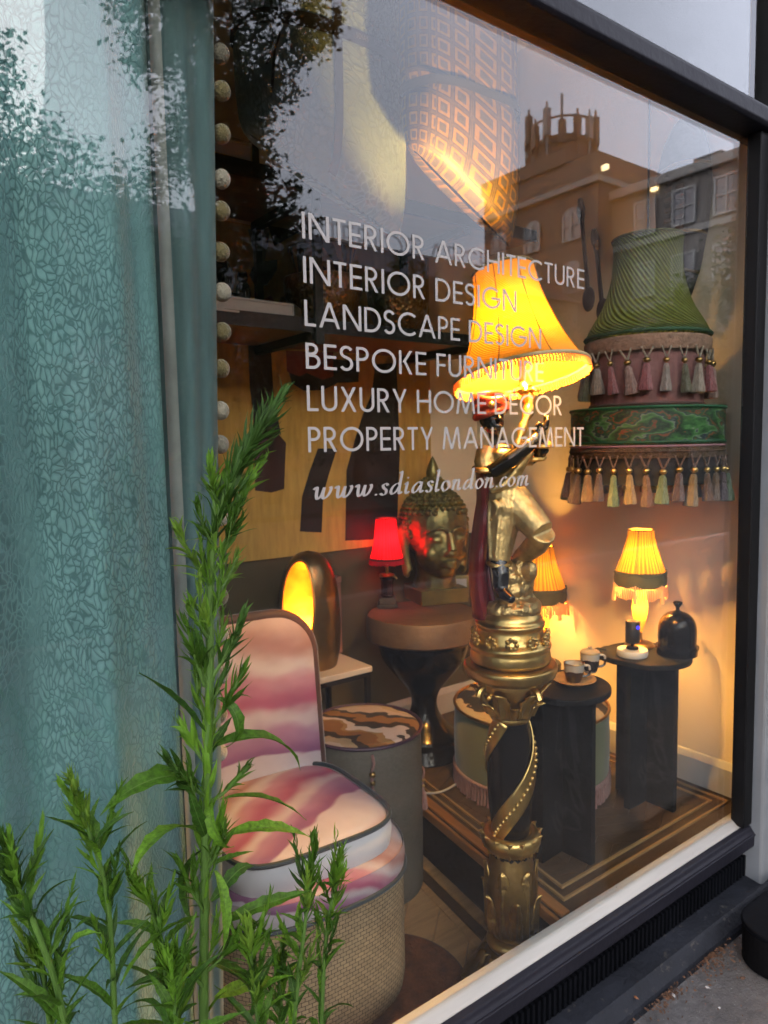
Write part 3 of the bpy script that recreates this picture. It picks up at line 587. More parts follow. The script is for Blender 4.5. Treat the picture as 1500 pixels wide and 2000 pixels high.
for a, ch in lay:
    mb = MB(); T = lambda x, y, d: ((a + x + y * .10) * kx, d, y * kz)
    for i, st in enumerate(IT[ch][1]):
        dot = len(st) == 2
        pts = st if dot else [(p.x, p.y) for p in spline([(x, y, 0) for x, y in st], len(st) * 4)]
        ribbon(mb, pts, .14 if dot else (lambda d: .055 + .12 * abs(math.sin(math.atan2(d.y, d.x) - R(25)))), -i * .00006, T)
    mb.build('letter', M['vinyl'], t, smooth=False)

# ------------------------------------------------------------------ curtain and its pompom trim
cu = thing('curtain', 'teal velvet curtain with embossed cell pattern and felt ball trim', 'curtain')
def cur(u, v):
    z = lin(.14, 2.17, v); x = lin(-.62, .412, u); k = (u * 6.1) * 2 * math.pi
    amp = lin(.027, .020, v); ph = .35 * math.sin(2.2 * z)
    y = 1.090 + amp * math.cos(k + ph + .4) + .006 * math.sin(2.3 * k + 3 * z)
    if u > .965: t = (u - .965) / .035; y += .028 * t * t; x -= .004 * t * t
    return (x + .004 * math.sin(3 * z + k), y, z)
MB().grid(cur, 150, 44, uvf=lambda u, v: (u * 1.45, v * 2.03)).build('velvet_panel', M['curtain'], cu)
def hemf(u, v):
    z = lin(.14, 2.17, v); x = lin(.405, lin(.428, .432, 1 - v), u)
    return (x, 1.108 + .012 * u + .008 * math.sin(u * 3.1), z)
MB().grid(hemf, 6, 20).build('hem_strip', M['hem'], cu)
def linf(u, v):
    z = lin(.14, 2.17, v); x1 = lin(.472, .537, v); x = lin(.38, x1, u)
    return (x, 1.146 + .010 * math.sin(u * 7 + .5) + .004 * math.sin(u * 19), z)
MB().grid(linf, 30, 20).build('lining', M['lining'], cu)
PB = [mat('cream_felt', (.42, .38, .29), .95, sheen=.5, bump=.5, bscale=250), mat('olive_felt', (.21, .17, .07), .95, sheen=.5, bump=.5, bscale=250), mat('grey_felt', (.28, .26, .20), .95, sheen=.5, bump=.5, bscale=250)]
for (px, py, c) in ((432, 105, 2), (434, 178, 1), (434, 262, 1), (434, 350, 0), (432, 412, 1), (431, 492, 1), (435, 571, 0), (435, 648, 1), (433, 720, 1), (432, 802, 0), (431, 868, 2), (430, 950, 1), (430, 1010, 0), (430, 1090, 1), (431, 1165, 1), (430, 1240, 0), (430, 1320, 2), (429, 1395, 1), (428, 1470, 0)):
    p = onY(px - 1, py, 1.172); MB().ball((0, 0, 0), (.0155 + rnd.uniform(-.001, .0015), .015, .0165), 14, 9).build('felt_ball', PB[c], cu).location = p

# ------------------------------------------------------------------ painting on the back wall, shelves and what stands on them
pt = thing('abstract_painting', 'large abstract painting of black, maroon and red shapes on ochre', 'painting', (0, 2.178, 0))
MB().box(.80, 1.86, 0, .02, .93, 2.03).build('canvas', mat('ochre_canvas', (.70, .42, .09), .85, var=.2, scale=7, stretch=(6, 1, 1)), pt, smooth=False)
PK = mat('black_paint', (.010, .007, .006), .6, var=.5, scale=14); PM = mat('maroon_paint', (.045, .010, .008), .6, var=.4, scale=10); PR = mat('red_paint', (.24, .035, .012), .6, var=.3, scale=9); PO = mat('olive_paint', (.16, .13, .06), .7, var=.3)
for i, (m_, pts) in enumerate(((PK, [(486, 672), (529, 672), (533, 770), (548, 850), (497, 820), (489, 760)]), (PM, [(495, 805), (535, 835), (558, 865), (555, 955), (530, 962), (499, 958)]), (PR, [(560, 685), (650, 688), (650, 752), (593, 750), (560, 725)]),
    (PK, [(564, 728), (585, 735), (600, 728), (630, 742), (652, 735), (652, 702), (703, 705), (701, 746), (660, 748), (630, 762), (592, 763), (570, 748)]), (PK, [(620, 876), (657, 876), (640, 930), (632, 966), (629, 1040), (587, 1038), (591, 970), (606, 920)]),
    (PK, [(733, 712), (773, 708), (780, 876), (775, 1052), (674, 1056), (676, 919), (694, 861), (708, 811), (725, 770)]), (PK, [(486, 537), (494, 520), (510, 510), (543, 507), (540, 527), (523, 557), (500, 562)]), (PO, [(483, 448), (529, 445), (517, 512), (498, 505)]),
    (PR, [(478, 598), (530, 578), (556, 612), (517, 622)]), (PR, [(597, 470), (642, 470), (634, 513), (597, 547)]), (PK, [(535, 480), (590, 450), (600, 400), (520, 430)]))):
    pts = [onY(x + rnd.uniform(-1.5, 1.5), y, 2.1768) for x, y in pts]; s2 = [(p.x, p.z) for p in pts]
    MB().prism(s2, 0, .0006 + i * .0001, Matrix(((1, 0, 0, 0), (0, 0, -1, 0), (0, 1, 0, 0), (0, 0, 0, 1)))).build('painted_shape', m_, pt, smooth=False)
sh = thing('wall_shelf', 'black steel and walnut shelving on the back wall', 'shelf')
SY0, SY1 = 1.80, 2.17
for (z, x0, x1, th_) in ((2.050, .55, 2.055, .028), (1.655, .55, 1.95, .026)):
    MB().box(x0, x1, SY0 + .012, SY1, z - th_ / 2, z + th_ / 2).build('shelf_board', M['shelfwood'], sh, smooth=False, bevel=.002)
    MB().box(x0, x1, SY0, SY0 + .0115, z - .02, z + .02).build('front_rail', M['steel'], sh, smooth=False)
    for x in (.62, 1.115, 1.72): MB().box(x - .013, x + .013, SY0 + .012, SY1 + .004, z - .04, z - th_ / 2 - .0005).build('bracket', M['steel'], sh, smooth=False)
for x in (1.115,): MB().box(x - .014, x + .014, SY0 - .0145, SY0 - .0005, 1.60, 2.74).build('upright', M['steel'], sh, smooth=False, bevel=.002)
for x in (.92, 1.115, 1.72): MB().box(x - .012, x + .012, 2.145, 2.168, 1.64, 2.74).build('upright', M['steel'], sh, smooth=False, bevel=.002)
S2 = 1.668
def lone(name, mb, m_, label, cat, loc=(0, 0, 0), rz=0, group=None, **kw):
    o = mb.build(name, m_, None, **kw); o.location = loc; o.rotation_euler = (0, 0, rz); return tag(o, label, cat, group)
bk = thing('book', 'large white book lying on the lower shelf beside the felt balls', 'book', (.895, 1.905, S2), R(4)); bk.scale = (1, 1, 1.5)
MB().box(-.17, .14, -.10, .10, .004, .024).build('pages', M['card'], bk, smooth=False); mb = MB().box(-.172, .143, -.103, .103, 0, .0038).box(-.172, .143, -.103, .103, .0242, .028).box(.1405, .143, -.103, .103, .0038, .0242); mb.build('cover', M['card'], bk, smooth=False)
MB().box(.1432, .1438, .02, .032, .004, .024).build('spine_mark', M['navypipe'], bk, smooth=False)
bk2 = thing('book', 'pale yellow book lying on the upper shelf beside the curtain', 'book', (.80, 1.905, 2.0645), R(3)); bk2.scale = (1, 1, 2.4)
YB = mat('pale_yellow_cover', (.50, .44, .20), .6, var=.06); MB().box(-.19, .12, -.10, .10, .004, .020).build('pages', M['card'], bk2, smooth=False)
MB().box(-.192, .123, -.103, .103, 0, .0038).box(-.192, .123, -.103, .103, .0202, .024).box(.1205, .123, -.103, .103, .0038, .0202).build('cover', YB, bk2, smooth=False)
def cat_fig(loc, s, lab):
    t = thing('cat_figurine', lab, 'figurine', loc, VIEW, 'black cat figurines on the lower shelf')
    mb = MB().ball((0, 0, .05), (.035, .028, .055), 14, 9).ball((0, -.01, .115), (.026, .024, .024), 14, 9)
    for q in (-1, 1): mb.lathe([(.009, 0), (.0, .024)], 6, Matrix.Translation((q * .016, -.008, .128)))
    mb.tube(spline([(.03, .01, .012), (.055, -.01, .012), (.05, -.035, .012)], 6), .006, 6)
    for q in (-1, 1): mb.tube([(q * .014, -.022, .06), (q * .014, -.03, .0)], .008, 6)
    o = mb.build('body', M['blackgloss'], t); remesh(o, .0035, 2); t.scale = (s, s, s)
cat_fig((.845, 1.85, S2 + .0425), 1.0, 'taller black cat figurine behind the felt balls on the shelf')
cat_fig((.925, 1.885, S2 + .0425), .62, 'small black cat figurine sitting on the white book')
HB = mat('hammered_bronze', (.30, .17, .055), .34, 1.0, var=.3, scale=10); nt, b_ = parts_of(HB)
vo = N(nt, 'TexVoronoi', i_Scale=85); tc = [n for n in nt.nodes if n.type == 'TEX_COORD'][0]; nt.links.new(tc.outputs['Object'], vo.inputs['Vector'])
bp = N(nt, 'Bump', i_Strength=.8, i_Distance=.006); nt.links.new(vo.outputs['Distance'], bp.inputs['Height']); nt.links.new(bp.outputs[0], b_.inputs['Normal'])
def bowl(loc, r, h, lab):
    t = thing('hammered_bowl', lab, 'bowl', loc, 0, 'hammered bronze bowls on the lower shelf')
    o_ = [(r * .42, 0), (r * .62, h * .12), (r * .88, h * .45), (r * .99, h * .78), (r, h)]; i_ = [(r * .96, h), (r * .94, h * .78), (r * .83, h * .46), (r * .58, h * .17), (0, h * .1)]
    MB().lathe([(0, 0)] + o_, 40).build('outer_shell', HB, t); MB().lathe(i_, 40, caps=False).build('inner_shell', M['golddk'], t); MB().lathe([(r * .96, h), (r * .98, h + .003), (r, h)], 40, caps=False).build('rim', M['brass'], t)
bowl((1.25, 1.98, S2), .125, .165, 'larger hammered bronze bowl next to the shelf upright'); bowl((1.53, 1.95, S2), .105, .15, 'smaller hammered bronze bowl nearer the yellow lampshade')
PBK = mat('woven_brown', (.15, .06, .018), .8); nt, b_ = parts_of(PBK)
ck = N(nt, 'TexWave', wave_type='BANDS', bands_direction='DIAGONAL', i_Scale=14, i_Distortion=0); tc = [n for n in nt.nodes if n.type == 'TEX_COORD'][0]; nt.links.new(tc.outputs['Object'], ck.inputs['Vector'])
rp = ramp(nt, [(.35, (.03, .012, .006)), (.5, (.30, .13, .03))], 'CONSTANT'); nt.links.new(ck.outputs['Fac'], rp.inputs[0]); nt.links.new(rp.outputs[0], b_.inputs['Base Color'])
t = thing('woven_basket', 'brown patterned basket standing in the larger bronze bowl', 'basket', (1.275, 2.02, S2 + .165))
MB().lathe([(0, 0), (.07, 0), (.11, .10), (.10, .105), (.062, .012), (0, .01)], 28).build('body', PBK, t); MB().tube([(.105 * math.cos(a), .105 * math.sin(a), .104) for a in [k * math.pi / 12 for k in range(25)]], .005, 6).build('rim', M['shelfwood'], t)
t = thing('small_dome_jar', 'small grey green jar on the shelf left of the bronze bowls', 'jar', (1.06, 1.90, S2)); MB().lathe([(0, 0), (.045, 0), (.055, .02), (.05, .045), (.03, .06), (0, .064)], 24).build('body', mat('sage_glaze', (.07, .075, .05), .35), t); MB().lathe([(.006, .062), (.012, .07), (0, .082)], 12).build('knob', M['brass'], t)

# ------------------------------------------------------------------ hanging fabric bags
def sq_mat():
    m = bpy.data.materials.new('gold_square_print'); m.use_nodes = True; nt, b = parts_of(m); b.inputs['Roughness'].default_value = .5
    tc = N(nt, 'TexCoord'); sx = N(nt, 'SeparateXYZ'); mp = N(nt, 'Mapping'); mp.inputs['Scale'].default_value = (21, 19.5, 1); nt.links.new(tc.outputs['UV'], mp.inputs[0]); nt.links.new(mp.outputs[0], sx.inputs[0])
    def mth(op, a, bb=None):
        n = N(nt, 'Math', operation=op)
        for k, x in enumerate((a, bb)):
            if x is None: continue
            if isinstance(x, (int, float)): n.inputs[k].default_value = x
            else: nt.links.new(x, n.inputs[k])
        return n.outputs[0]
    fx = mth('ABSOLUTE', mth('SUBTRACT', mth('FRACT', sx.outputs[0]), .5)); fy = mth('ABSOLUTE', mth('SUBTRACT', mth('FRACT', sx.outputs[1]), .5))
    mx = mth('MAXIMUM', fx, fy); nz = mth('MULTIPLY', mth('SINE', mth('MULTIPLY', mth('ADD', sx.outputs[0], sx.outputs[1]), 75.0)), .012); q = mth('ADD', mx, mth('MULTIPLY', nz, mth('LESS_THAN', mx, .30)))
    rp = ramp(nt, [(0, (.055, .050, .050)), (.215, (.17, .10, .02)), (.365, (.045, .040, .038)), (.445, (.10, .07, .04)), (.478, (.04, .035, .035))], 'CONSTANT'); nt.links.new(q, rp.inputs[0])
    no = N(nt, 'TexNoise', i_Scale=90, i_Detail=3); nt.links.new(tc.outputs['UV'], no.inputs['Vector'])
    mm = N(nt, 'MixRGB', blend_type='OVERLAY', i_0=.4); nt.links.new(rp.outputs[0], mm.inputs[1]); nt.links.new(no.outputs['Fac'], mm.inputs[2]); nt.links.new(mm.outputs[0], b.inputs['Base Color'])
    g = N(nt, 'Math', operation='COMPARE'); g.inputs[1].default_value = .29; g.inputs[2].default_value = .075; nt.links.new(q, g.inputs[0])
    bp = N(nt, 'Bump', i_Strength=.3, i_Distance=.002); nt.links.new(g.outputs[0], bp.inputs['Height']); nt.links.new(bp.outputs[0], b.inputs['Normal'])
    return m
def bag(name_lab, x0, x1, yc, zt, ztip, slope, thick, m_, beltz, seed):
    t = thing('hanging_bolster', name_lab, 'bolster'); w2 = (x1 - x0) / 2; xc = (x0 + x1) / 2; rr = random.Random(seed); ph = [rr.uniform(0, 6) for _ in range(6)]
    def pos(a, v):
        c, s = math.cos(a), math.sin(a); x = w2 * math.copysign(abs(c) ** .72, c); y = thick * math.copysign(abs(s) ** .85, s)
        zb = ztip + (w2 - x) * slope; k = max(0, (v - .70) / .30); sh_ = max(0.0, 1 - k ** 2.2) ** .5
        y *= lin(.06, 1, sh_); x = lin(x * .92 + w2 * .05, x, lin(.15, 1, sh_))
        z = lin(zt, zb, v ** .92 if v < .7 else .7 ** .92 + (1 - .7 ** .92) * (1 - max(0, 1 - (v - .7) / .3) ** 1.3))
        pinch = 1 - .05 * math.exp(-((z - beltz) / .018) ** 2); fold = 1 + .012 * math.sin(5 * a + ph[0] + 6 * z) + .01 * math.sin(9 * a + ph[1] - 9 * z)
        return Vector((xc + x * pinch * fold, yc + y * pinch * fold, z))
    n, mrow = 56, 50
    MB().grid(lambda u, v: pos(-math.pi * .75 + u * 2 * math.pi, v), n, mrow, uvf=lambda u, v: (u * (4 * w2 + 2 * thick) * 1.05, v * (zt - ztip))).build('fabric_cover', m_, t)
    return t, pos
GSQ = sq_mat()
def vt(pos, z):
    lo, hi = 0, 1
    for _ in range(30):
        mid = (lo + hi) / 2
        if pos(-math.pi / 2, mid).z > z: lo = mid
        else: hi = mid
    return lo
def strap_round(t, pos, z, h, drop, m_):
    def f(u, v):
        a = -math.pi * .75 + u * 2 * math.pi; p = pos(a, vt(pos, z)); c = sum((pos(k * math.pi / 4, vt(pos, z)) for k in range(8)), Vector()) / 8
        q = c + (p - c) * 1.03; q.z = z + (v - .5) * h + drop * (q.x - c.x) ** 2; return q
    MB().grid(f, 56, 2).build('belt', m_, t)
STR = mat('dark_webbing', (.035, .035, .045), .6, var=.2)
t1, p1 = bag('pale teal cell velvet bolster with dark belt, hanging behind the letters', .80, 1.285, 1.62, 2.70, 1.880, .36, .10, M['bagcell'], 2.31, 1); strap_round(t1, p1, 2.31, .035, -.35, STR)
MB().grid(lambda u, v: p1(-math.pi / 2 - .07 + .055 * u, lin(0.02, .97, v)) + Vector((0, -.004, 0)), 2, 40).build('strap', STR, t1)
for k in range(2):     # loose strap ends
    MB().tube(spline([(.845 + .02 * k, 1.535, 2.46), (.835 + .03 * k, 1.52, 2.36), (.85 + .012 * k, 1.525, 2.25), (.842 - .012 * k, 1.53, 2.13 + .05 * k)], 14), .007, 6, flat=.35).build('strap_end', STR, t1)
tx = MB(); adv = 0
for ch in 'SDIAS   SDIAS':
    if ch == ' ': adv += .5; continue
    for i, (ty, pts) in enumerate(GL[ch][1]):
        T = lambda x, y, d: (1.07 + (adv + x) * .0105, 1.512 - d * 1, 2.302 + y * .012)
        if ty == 'q': tx.add([T(x, y, i * .0001) for x, y in pts], [(0, 1, 2, 3)])
        else: ribbon(tx, pts, .14, i * .0001, T, ty == 'c')
    adv += GL[ch][0] + .2
tx.build('belt_lettering', mat('grey_print', (.25, .25, .26), .6), t1, smooth=False)
t2, p2 = bag('gold square print bolster with dark belt, hanging left of the mobile mast reflection', 1.135, 1.49, 1.40, 2.70, 1.840, .50, .085, GSQ, 2.165, 2); strap_round(t2, p2, 2.165, .022, -.2, STR)
t2['label'] = 'gold square print bolster with dark belt, hanging above the yellow lampshade'
for t_, x in ((t1, 1.04), (t2, 1.31)): MB().tube([(x, 1.62 if t_ is t1 else 1.40, 2.68), (x, 1.62 if t_ is t1 else 1.40, 2.779)], .004, 6).build('cord', STR, t_)

# ------------------------------------------------------------------ lamps: shades, bulbs
def shade_mat(name, c, tr=.55, pleat=0, twist=0, bump=.5, rough=.8, var=.12):
    m = bpy.data.materials.new(name); m.use_nodes = True; nt, b = parts_of(m); out = nt.nodes['Material Output']; b.inputs['Roughness'].default_value = rough
    tc = N(nt, 'TexCoord'); no = N(nt, 'TexNoise', i_Scale=9, i_Detail=4); nt.links.new(tc.outputs['Object'], no.inputs['Vector'])
    rp = ramp(nt, [(.3, tuple(x * (1 - var) for x in c)), (.7, tuple(min(1, x * (1 + var)) for x in c))]); nt.links.new(no.outputs['Fac'], rp.inputs[0]); src = rp.outputs[0]
    t = N(nt, 'BsdfTranslucent')
    if pleat:
        sx = N(nt, 'SeparateXYZ'); nt.links.new(tc.outputs['UV'], sx.inputs[0])
        a = N(nt, 'Math', operation='MULTIPLY_ADD'); a.inputs[1].default_value = twist; nt.links.new(sx.outputs[1], a.inputs[0]); nt.links.new(sx.outputs[0], a.inputs[2])
        n5 = N(nt, 'TexNoise', noise_dimensions='1D', i_Scale=11); nt.links.new(a.outputs[0], n5.inputs['W'])
        a1 = N(nt, 'Math', operation='MULTIPLY_ADD'); a1.inputs[1].default_value = pleat * 6.2832; nt.links.new(a.outputs[0], a1.inputs[0])
        a0 = N(nt, 'Math', operation='MULTIPLY'); a0.inputs[1].default_value = 7; nt.links.new(n5.outputs['Fac'], a0.inputs[0]); nt.links.new(a0.outputs[0], a1.inputs[2])
        s = N(nt, 'Math', operation='SINE'); nt.links.new(a1.outputs[0], s.inputs[0])
        bp = N(nt, 'Bump', i_Strength=bump, i_Distance=.004); nt.links.new(s.outputs[0], bp.inputs['Height']); nt.links.new(bp.outputs[0], b.inputs['Normal'])
        mr = N(nt, 'MapRange'); mr.inputs['From Min'].default_value = -1; mr.inputs['To Min'].default_value = .42; mr.inputs['To Max'].default_value = 1.0; nt.links.new(s.outputs[0], mr.inputs['Value'])
        mm = N(nt, 'MixRGB', blend_type='MULTIPLY', i_0=1); nt.links.new(src, mm.inputs[1]); nt.links.new(mr.outputs[0], mm.inputs[2]); src = mm.outputs[0]
    nt.links.new(src, b.inputs['Base Color']); nt.links.new(src, t.inputs[0]); mx = N(nt, 'MixShader', i_0=tr)
    nt.links.new(b.outputs[0], mx.inputs[1]); nt.links.new(t.outputs[0], mx.inputs[2]); nt.links.new(mx.outputs[0], out.inputs[0]); return m
def shade(par, name, prof, m_, n=64, rf=None, th_=.0015, M_=None):
    pz = [(r, z) for r, z in prof]; nv = len(pz) - 1
    def f(u, v):
        k = min(int(v * nv + 1e-6), nv - 1) if v < 1 else nv - 1; t = v * nv - k; r = lin(pz[k][0], pz[k + 1][0], t); z = lin(pz[k][1], pz[k + 1][1], t); a = u * 2 * math.pi
        if rf: r = rf(a, r, z)
        p = Vector((r * math.cos(a), r * math.sin(a), z)); return M_ @ p if M_ else p
    return MB().grid(f, n, nv, uvf=lambda u, v: (u, v)).build(name, m_, par)
def smoothprof(pts, n=20): return [(p.x, p.y) for p in spline([(r, z, 0) for r, z in pts], n)]
def bulb(par, loc, power, c=(1, .50, .10), r=.018):
    b = MB().ball((0, 0, 0), (r, r, r * 1.2), 12, 8).build('bulb', emit_mat('lit_bulb', c, 3.0), par); b.location = loc
    l = bpy.data.lights.new('bulb_light', 'POINT'); l.energy = power * LP; l.color = c; l.shadow_soft_size = r * 1.3
    o = bpy.data.objects.new('bulb_light', l); col.objects.link(o); o.parent = par; o.location = loc
    b.scale = (.6, .6, .6); return o
def fringe(par, r, z, ln, n, m_, rf=None, name='fringe', thick=.0022, wav=None, M_=None, r2=None):
    mb = MB()
    for k in range(n):
        a = 2 * math.pi * k / n; rr = rf(a, r, z) if rf else r; zz = z + (wav(a) if wav else 0); l2 = ln * rnd.uniform(.88, 1.1); re = rr * (r2 or 1.03) + rnd.uniform(-.001, .001)
        mb.tube([(rr * math.cos(a), rr * math.sin(a), zz), (lin(rr, re, .5) * math.cos(a + .01), lin(rr, re, .5) * math.sin(a + .01), zz - l2 * .5), (re * math.cos(a), re * math.sin(a), zz - l2)], thick, 5, M=M_)
    return mb.build(name, m_, par, kind='stuff')
def trim(par, r, z, th_, m_, rf=None, wav=None, name='trim', M_=None):
    P = []
    for k in range(65):
        a = 2 * math.pi * k / 64; rr = rf(a, r, z) if rf else r; P.append((rr * math.cos(a), rr * math.sin(a), z + (wav(a) if wav else 0)))
    return MB().tube(P, th_, 6, M=M_).build(name, m_, par)

# ------------------------------------------------------------------ gilded figure floor lamp
SP = Vector((1.200, 1.133, 0)); 
fl_ = thing('figure_floor_lamp', 'gilded figure floor lamp with yellow pleated shade on a twisted black column', 'floor lamp', SP, VIEW)
cx0 = 991.0; PPM = 857.0
def S(px, py, ly=0): return Vector(((px - cx0) / PPM, ly, 1.3 - (py - 868.5) / PPM))
def zz(py): return 1.3 - (py - 868.5) / PPM
GO, GD, BL = M['gold'], M['golddk'], M['blackgloss']; GR_ = mat('chased_gold', (.44, .29, .10), .34, 1.0, var=.4, scale=30, bump=.7, bscale=60)
def acanthus(par, r0, z0, r1, z1, n, wid, m_, curl=.3, name='acanthus_leaves', M_=None, phase=0):
    mb = MB()
    for k in range(n):
        a0 = 2 * math.pi * k / n + phase
        def f(u, v, a0=a0):
            uu = (u - .5) * 2; taper = (1 - v ** 2.2) ** .6 if v < 1 else 0; lob = 1 + .16 * math.cos(v * 22)
            a = a0 + uu * wid * max(.05, taper) * lob; r = lin(r0, r1, v) + curl * abs(r1 - r0 + .012) * max(0, v - .6) ** 1.5 * 3
            r += .006 * (1 - abs(uu)) + .0035 * math.cos(uu * 9) * (1 - v); z = lin(z0, z1, v) - max(0, v - .82) * .5 * (z1 - z0) * .8
            return (r * math.cos(a), r * math.sin(a), z)
        mb.grid(f, 10, 10, M=M_)
    o = mb.build(name, m_, par, kind='stuff'); q = o.modifiers.new('solid', 'SOLIDIFY'); q.thickness = .003; q.offset = 0; return o
# foot, vase and collar
MB().lathe([(0, .0), (.112, .0), (.115, .012), (.104, .022), (.108, .03), (.10, .045), (.085, .06), (.062, .085), (.055, .10), (0, .10)], 44, rf=lambda a, r, z: r * (1 + .07 * math.cos(4 * a + .6) * (1 if z < .05 else .3))).build('foot', M['golddk'], fl_)
acanthus(fl_, .062, .095, .108, .02, 8, .34, GD, .2, 'foot_leaves')
MB().lathe(smoothprof([(.042, .10), (.055, .108), (.060, .118), (.055, .128), (.046, .132)], 12), 40).build('lower_ring', GO, fl_)
MB().lathe(smoothprof([(.044, zz(1868)), (.055, zz(1845)), (.0605, zz(1800)), (.060, zz(1755)), (.053, zz(1715)), (.047, zz(1690)), (.046, zz(1672))], 22), 40, rf=lambda a, r, z: r * (1 + .012 * math.cos(16 * a))).build('vase', M['golddk'], fl_)
acanthus(fl_, .053, zz(1850), .056, zz(1700), 6, .46, GR_, .2, 'vase_leaves')
acanthus(fl_, .0575, zz(1848), .064, zz(1760), 6, .28, GR_, .4, 'vase_leaves', phase=.52)
MB().lathe([(.0475, zz(1730)), (.0485, zz(1712)), (.047, zz(1680))], 36, caps=False).build('vase_neck', BL, fl_)
MB().lathe(smoothprof([(.044, zz(1688)), (.058, zz(1680)), (.068, zz(1664)), (.066, zz(1650)), (.055, zz(1645)), (.046, zz(1650))], 16), 48, rf=lambda a, r, z: r * (1 + .035 * abs(math.sin(11 * a)))).build('collar', GO, fl_)
acanthus(fl_, .054, zz(1682), .066, zz(1642), 14, .19, GO, .12, 'collar_leaves')
# twisted column
c0, c1 = zz(1655), zz(1408)
def colr(v): return .041 + .014 * math.sin(math.pi * min(1, v * 1.05)) ** .8
MB().lathe([(colr(k / 24), lin(c0, c1, k / 24)) for k in range(25)], 40, rf=lambda a, r, z: r).build('twisted_column', BL, fl_)
for st in range(2):
    a_s = lambda v: -2.75 + st * math.pi + v * math.pi * 1.15
    def bandf(u, v, st=st):
        a = a_s(v) ; zc = lin(c0, c1, v); d = (u - .5) * 2; aa = a + d * .40; r = colr(v) * 1.05 + .0035 * (1 - d * d) + (.002 if abs(d) > .8 else 0); return (r * math.cos(aa), r * math.sin(aa), zc - d * .010)
    mb = MB().grid(bandf, 8, 40)
    for k in range(1, 26): v = k / 26; mb.ball(bandf(.5, v), (.0050, .0050, .0060), 8, 6)
    o = mb.build('spiral_band', GO, fl_); q = o.modifiers.new('solid', 'SOLIDIFY'); q.thickness = .003
# capital, plate and figure pedestal
MB().lathe(smoothprof([(.040, zz(1416)), (.047, zz(1409)), (.046, zz(1400)), (.052, zz(1380)), (.065, zz(1358)), (.078, zz(1335)), (.076, zz(1326))], 20), 44).build('capital', GO, fl_)
acanthus(fl_, .046, zz(1402), .080, zz(1338), 6, .42, GO, .25, 'capital_leaves')
acanthus(fl_, .047, zz(1400), .066, zz(1368), 6, .3, GO, .5, 'capital_leaves', phase=.52)
for k in range(4):
    a = k * math.pi / 2 + .55; mb = MB()
    sp = [(lin(.022, .002, j / 18) * math.cos(j * .55), lin(.022, .002, j / 18) * math.sin(j * .55)) for j in range(19)]
    mb.tube([(( .074 + x) * math.cos(a), (.074 + x) * math.sin(a), zz(1352) + y) for x, y in sp], [lin(.008, .004, j / 18) for j in range(19)], 7); mb.build('volute', GO, fl_)
MB().lathe(smoothprof([(.0, zz(1330)), (.075, zz(1330)), (.100, zz(1322)), (.107, zz(1310)), (.108, zz(1303)), (.104, zz(1298)), (.085, zz(1297)), (0, zz(1296))], 30), 56).build('plate', GO, fl_)
MB().lathe(smoothprof([(.083, zz(1297)), (.0915, zz(1290)), (.092, zz(1276)), (.090, zz(1268)), (.0935, zz(1262)), (.092, zz(1256)), (.083, zz(1248)), (.078, zz(1236)), (.075, zz(1226)), (.079, zz(1220)), (.080, zz(1215)), (.074, zz(1210)), (.070, zz(1200)), (.050, zz(1185)), (0, zz(1180))], 46), 56).build('figure_pedestal', GO, fl_)
mb = MB()
for k in range(11):
    a = 2 * math.pi * k / 11
    for j in range(9):
        t_ = j / 8; aa = a + .12 * math.cos(t_ * 7); zc = lin(zz(1256), zz(1230), .5) + .011 * math.sin(t_ * 7); rr_ = .0865
        mb.ball((rr_ * math.cos(aa + .03 * t_), rr_ * math.sin(aa + .03 * t_), zc), .0042 + .002 * math.sin(t_ * 3), 7, 5)
mb.build('scroll_relief', GO, fl_, kind='stuff')
# rock
mb = MB(); rr_ = random.Random(4)
for k in range(26):
    t_ = rr_.random(); px, py = lin(940, 1040, rr_.random()), lin(1195, 1108, t_)
    lo = lin(925, 968, t_); hi = lin(1062, 1042, t_); px = lin(lo + 14, hi - 14, rr_.random()); mb.ball(S(px, py, rr_.uniform(-.022, .035)), tuple(rr_.uniform(.014, .026) for _ in range(3)), 10, 7)
mb.ball(S(993, 1190), (.07, .065, .035), 20, 10); mb.ball(S(1012, 1140, .012), (.034, .032, .06), 16, 10); remesh(mb.build('rock', mat('gilded_rock', (.48, .33, .13), .35, .9, var=.35, scale=25, bump=1.0, bscale=55), fl_), .0034, 1)
# the figure: dark skin pieces under gilded clothes
mb = MB()
mb.ball(S(957, 812), (.0275, .031, .037), 18, 14); mb.ball(S(961, 826, -.014), (.021, .022, .024), 14, 10)
mb.tube([S(962, 838), S(968, 862), S(974, 880)], [.0155, .016, .022], 10)
mb.ball(S(966, 819, -.040), (.0055, .007, .008), 8, 6); mb.ball(S(966, 832, -.034), (.010, .005, .0035), 8, 6); mb.ball(S(966, 837, -.033), (.009, .005, .003), 8, 6)
mb.ball(S(966, 808, -.033), (.020, .006, .004), 10, 6); mb.ball(S(966, 845, -.029), (.009, .008, .006), 8, 6)
mb.ball(S(936, 818, -.002), (.004, .008, .011), 8, 6)
mb.tube([S(975, 870), S(985, 915), S(985, 960), S(985, 985)], [.034, .038, .030, .030], 14, flat=.75)
mb.tube([S(948, 885), S(944, 912, -.02), S(955, 918, -.035)], [.020, .018, .017], 10)              # near arm: shoulder, elbow
mb.tube([S(953, 918, -.037), S(985, 895, -.055), S(1018, 870, -.058), S(1036, 855, -.052)], [.018, .0185, .016, .0125], 12)
mb.ball(S(1041, 848, -.050), (.014, .012, .013), 12, 8)
for k in range(4): mb.tube([S(1040 + 2 * k, 846 - 4 * k, -.055), S(1051 + k, 838 - 5 * k, -.062), S(1055, 832 - 5 * k, -.052), S(1049, 829 - 5 * k, -.044)], [.0048, .0046, .0042, .0036], 7)
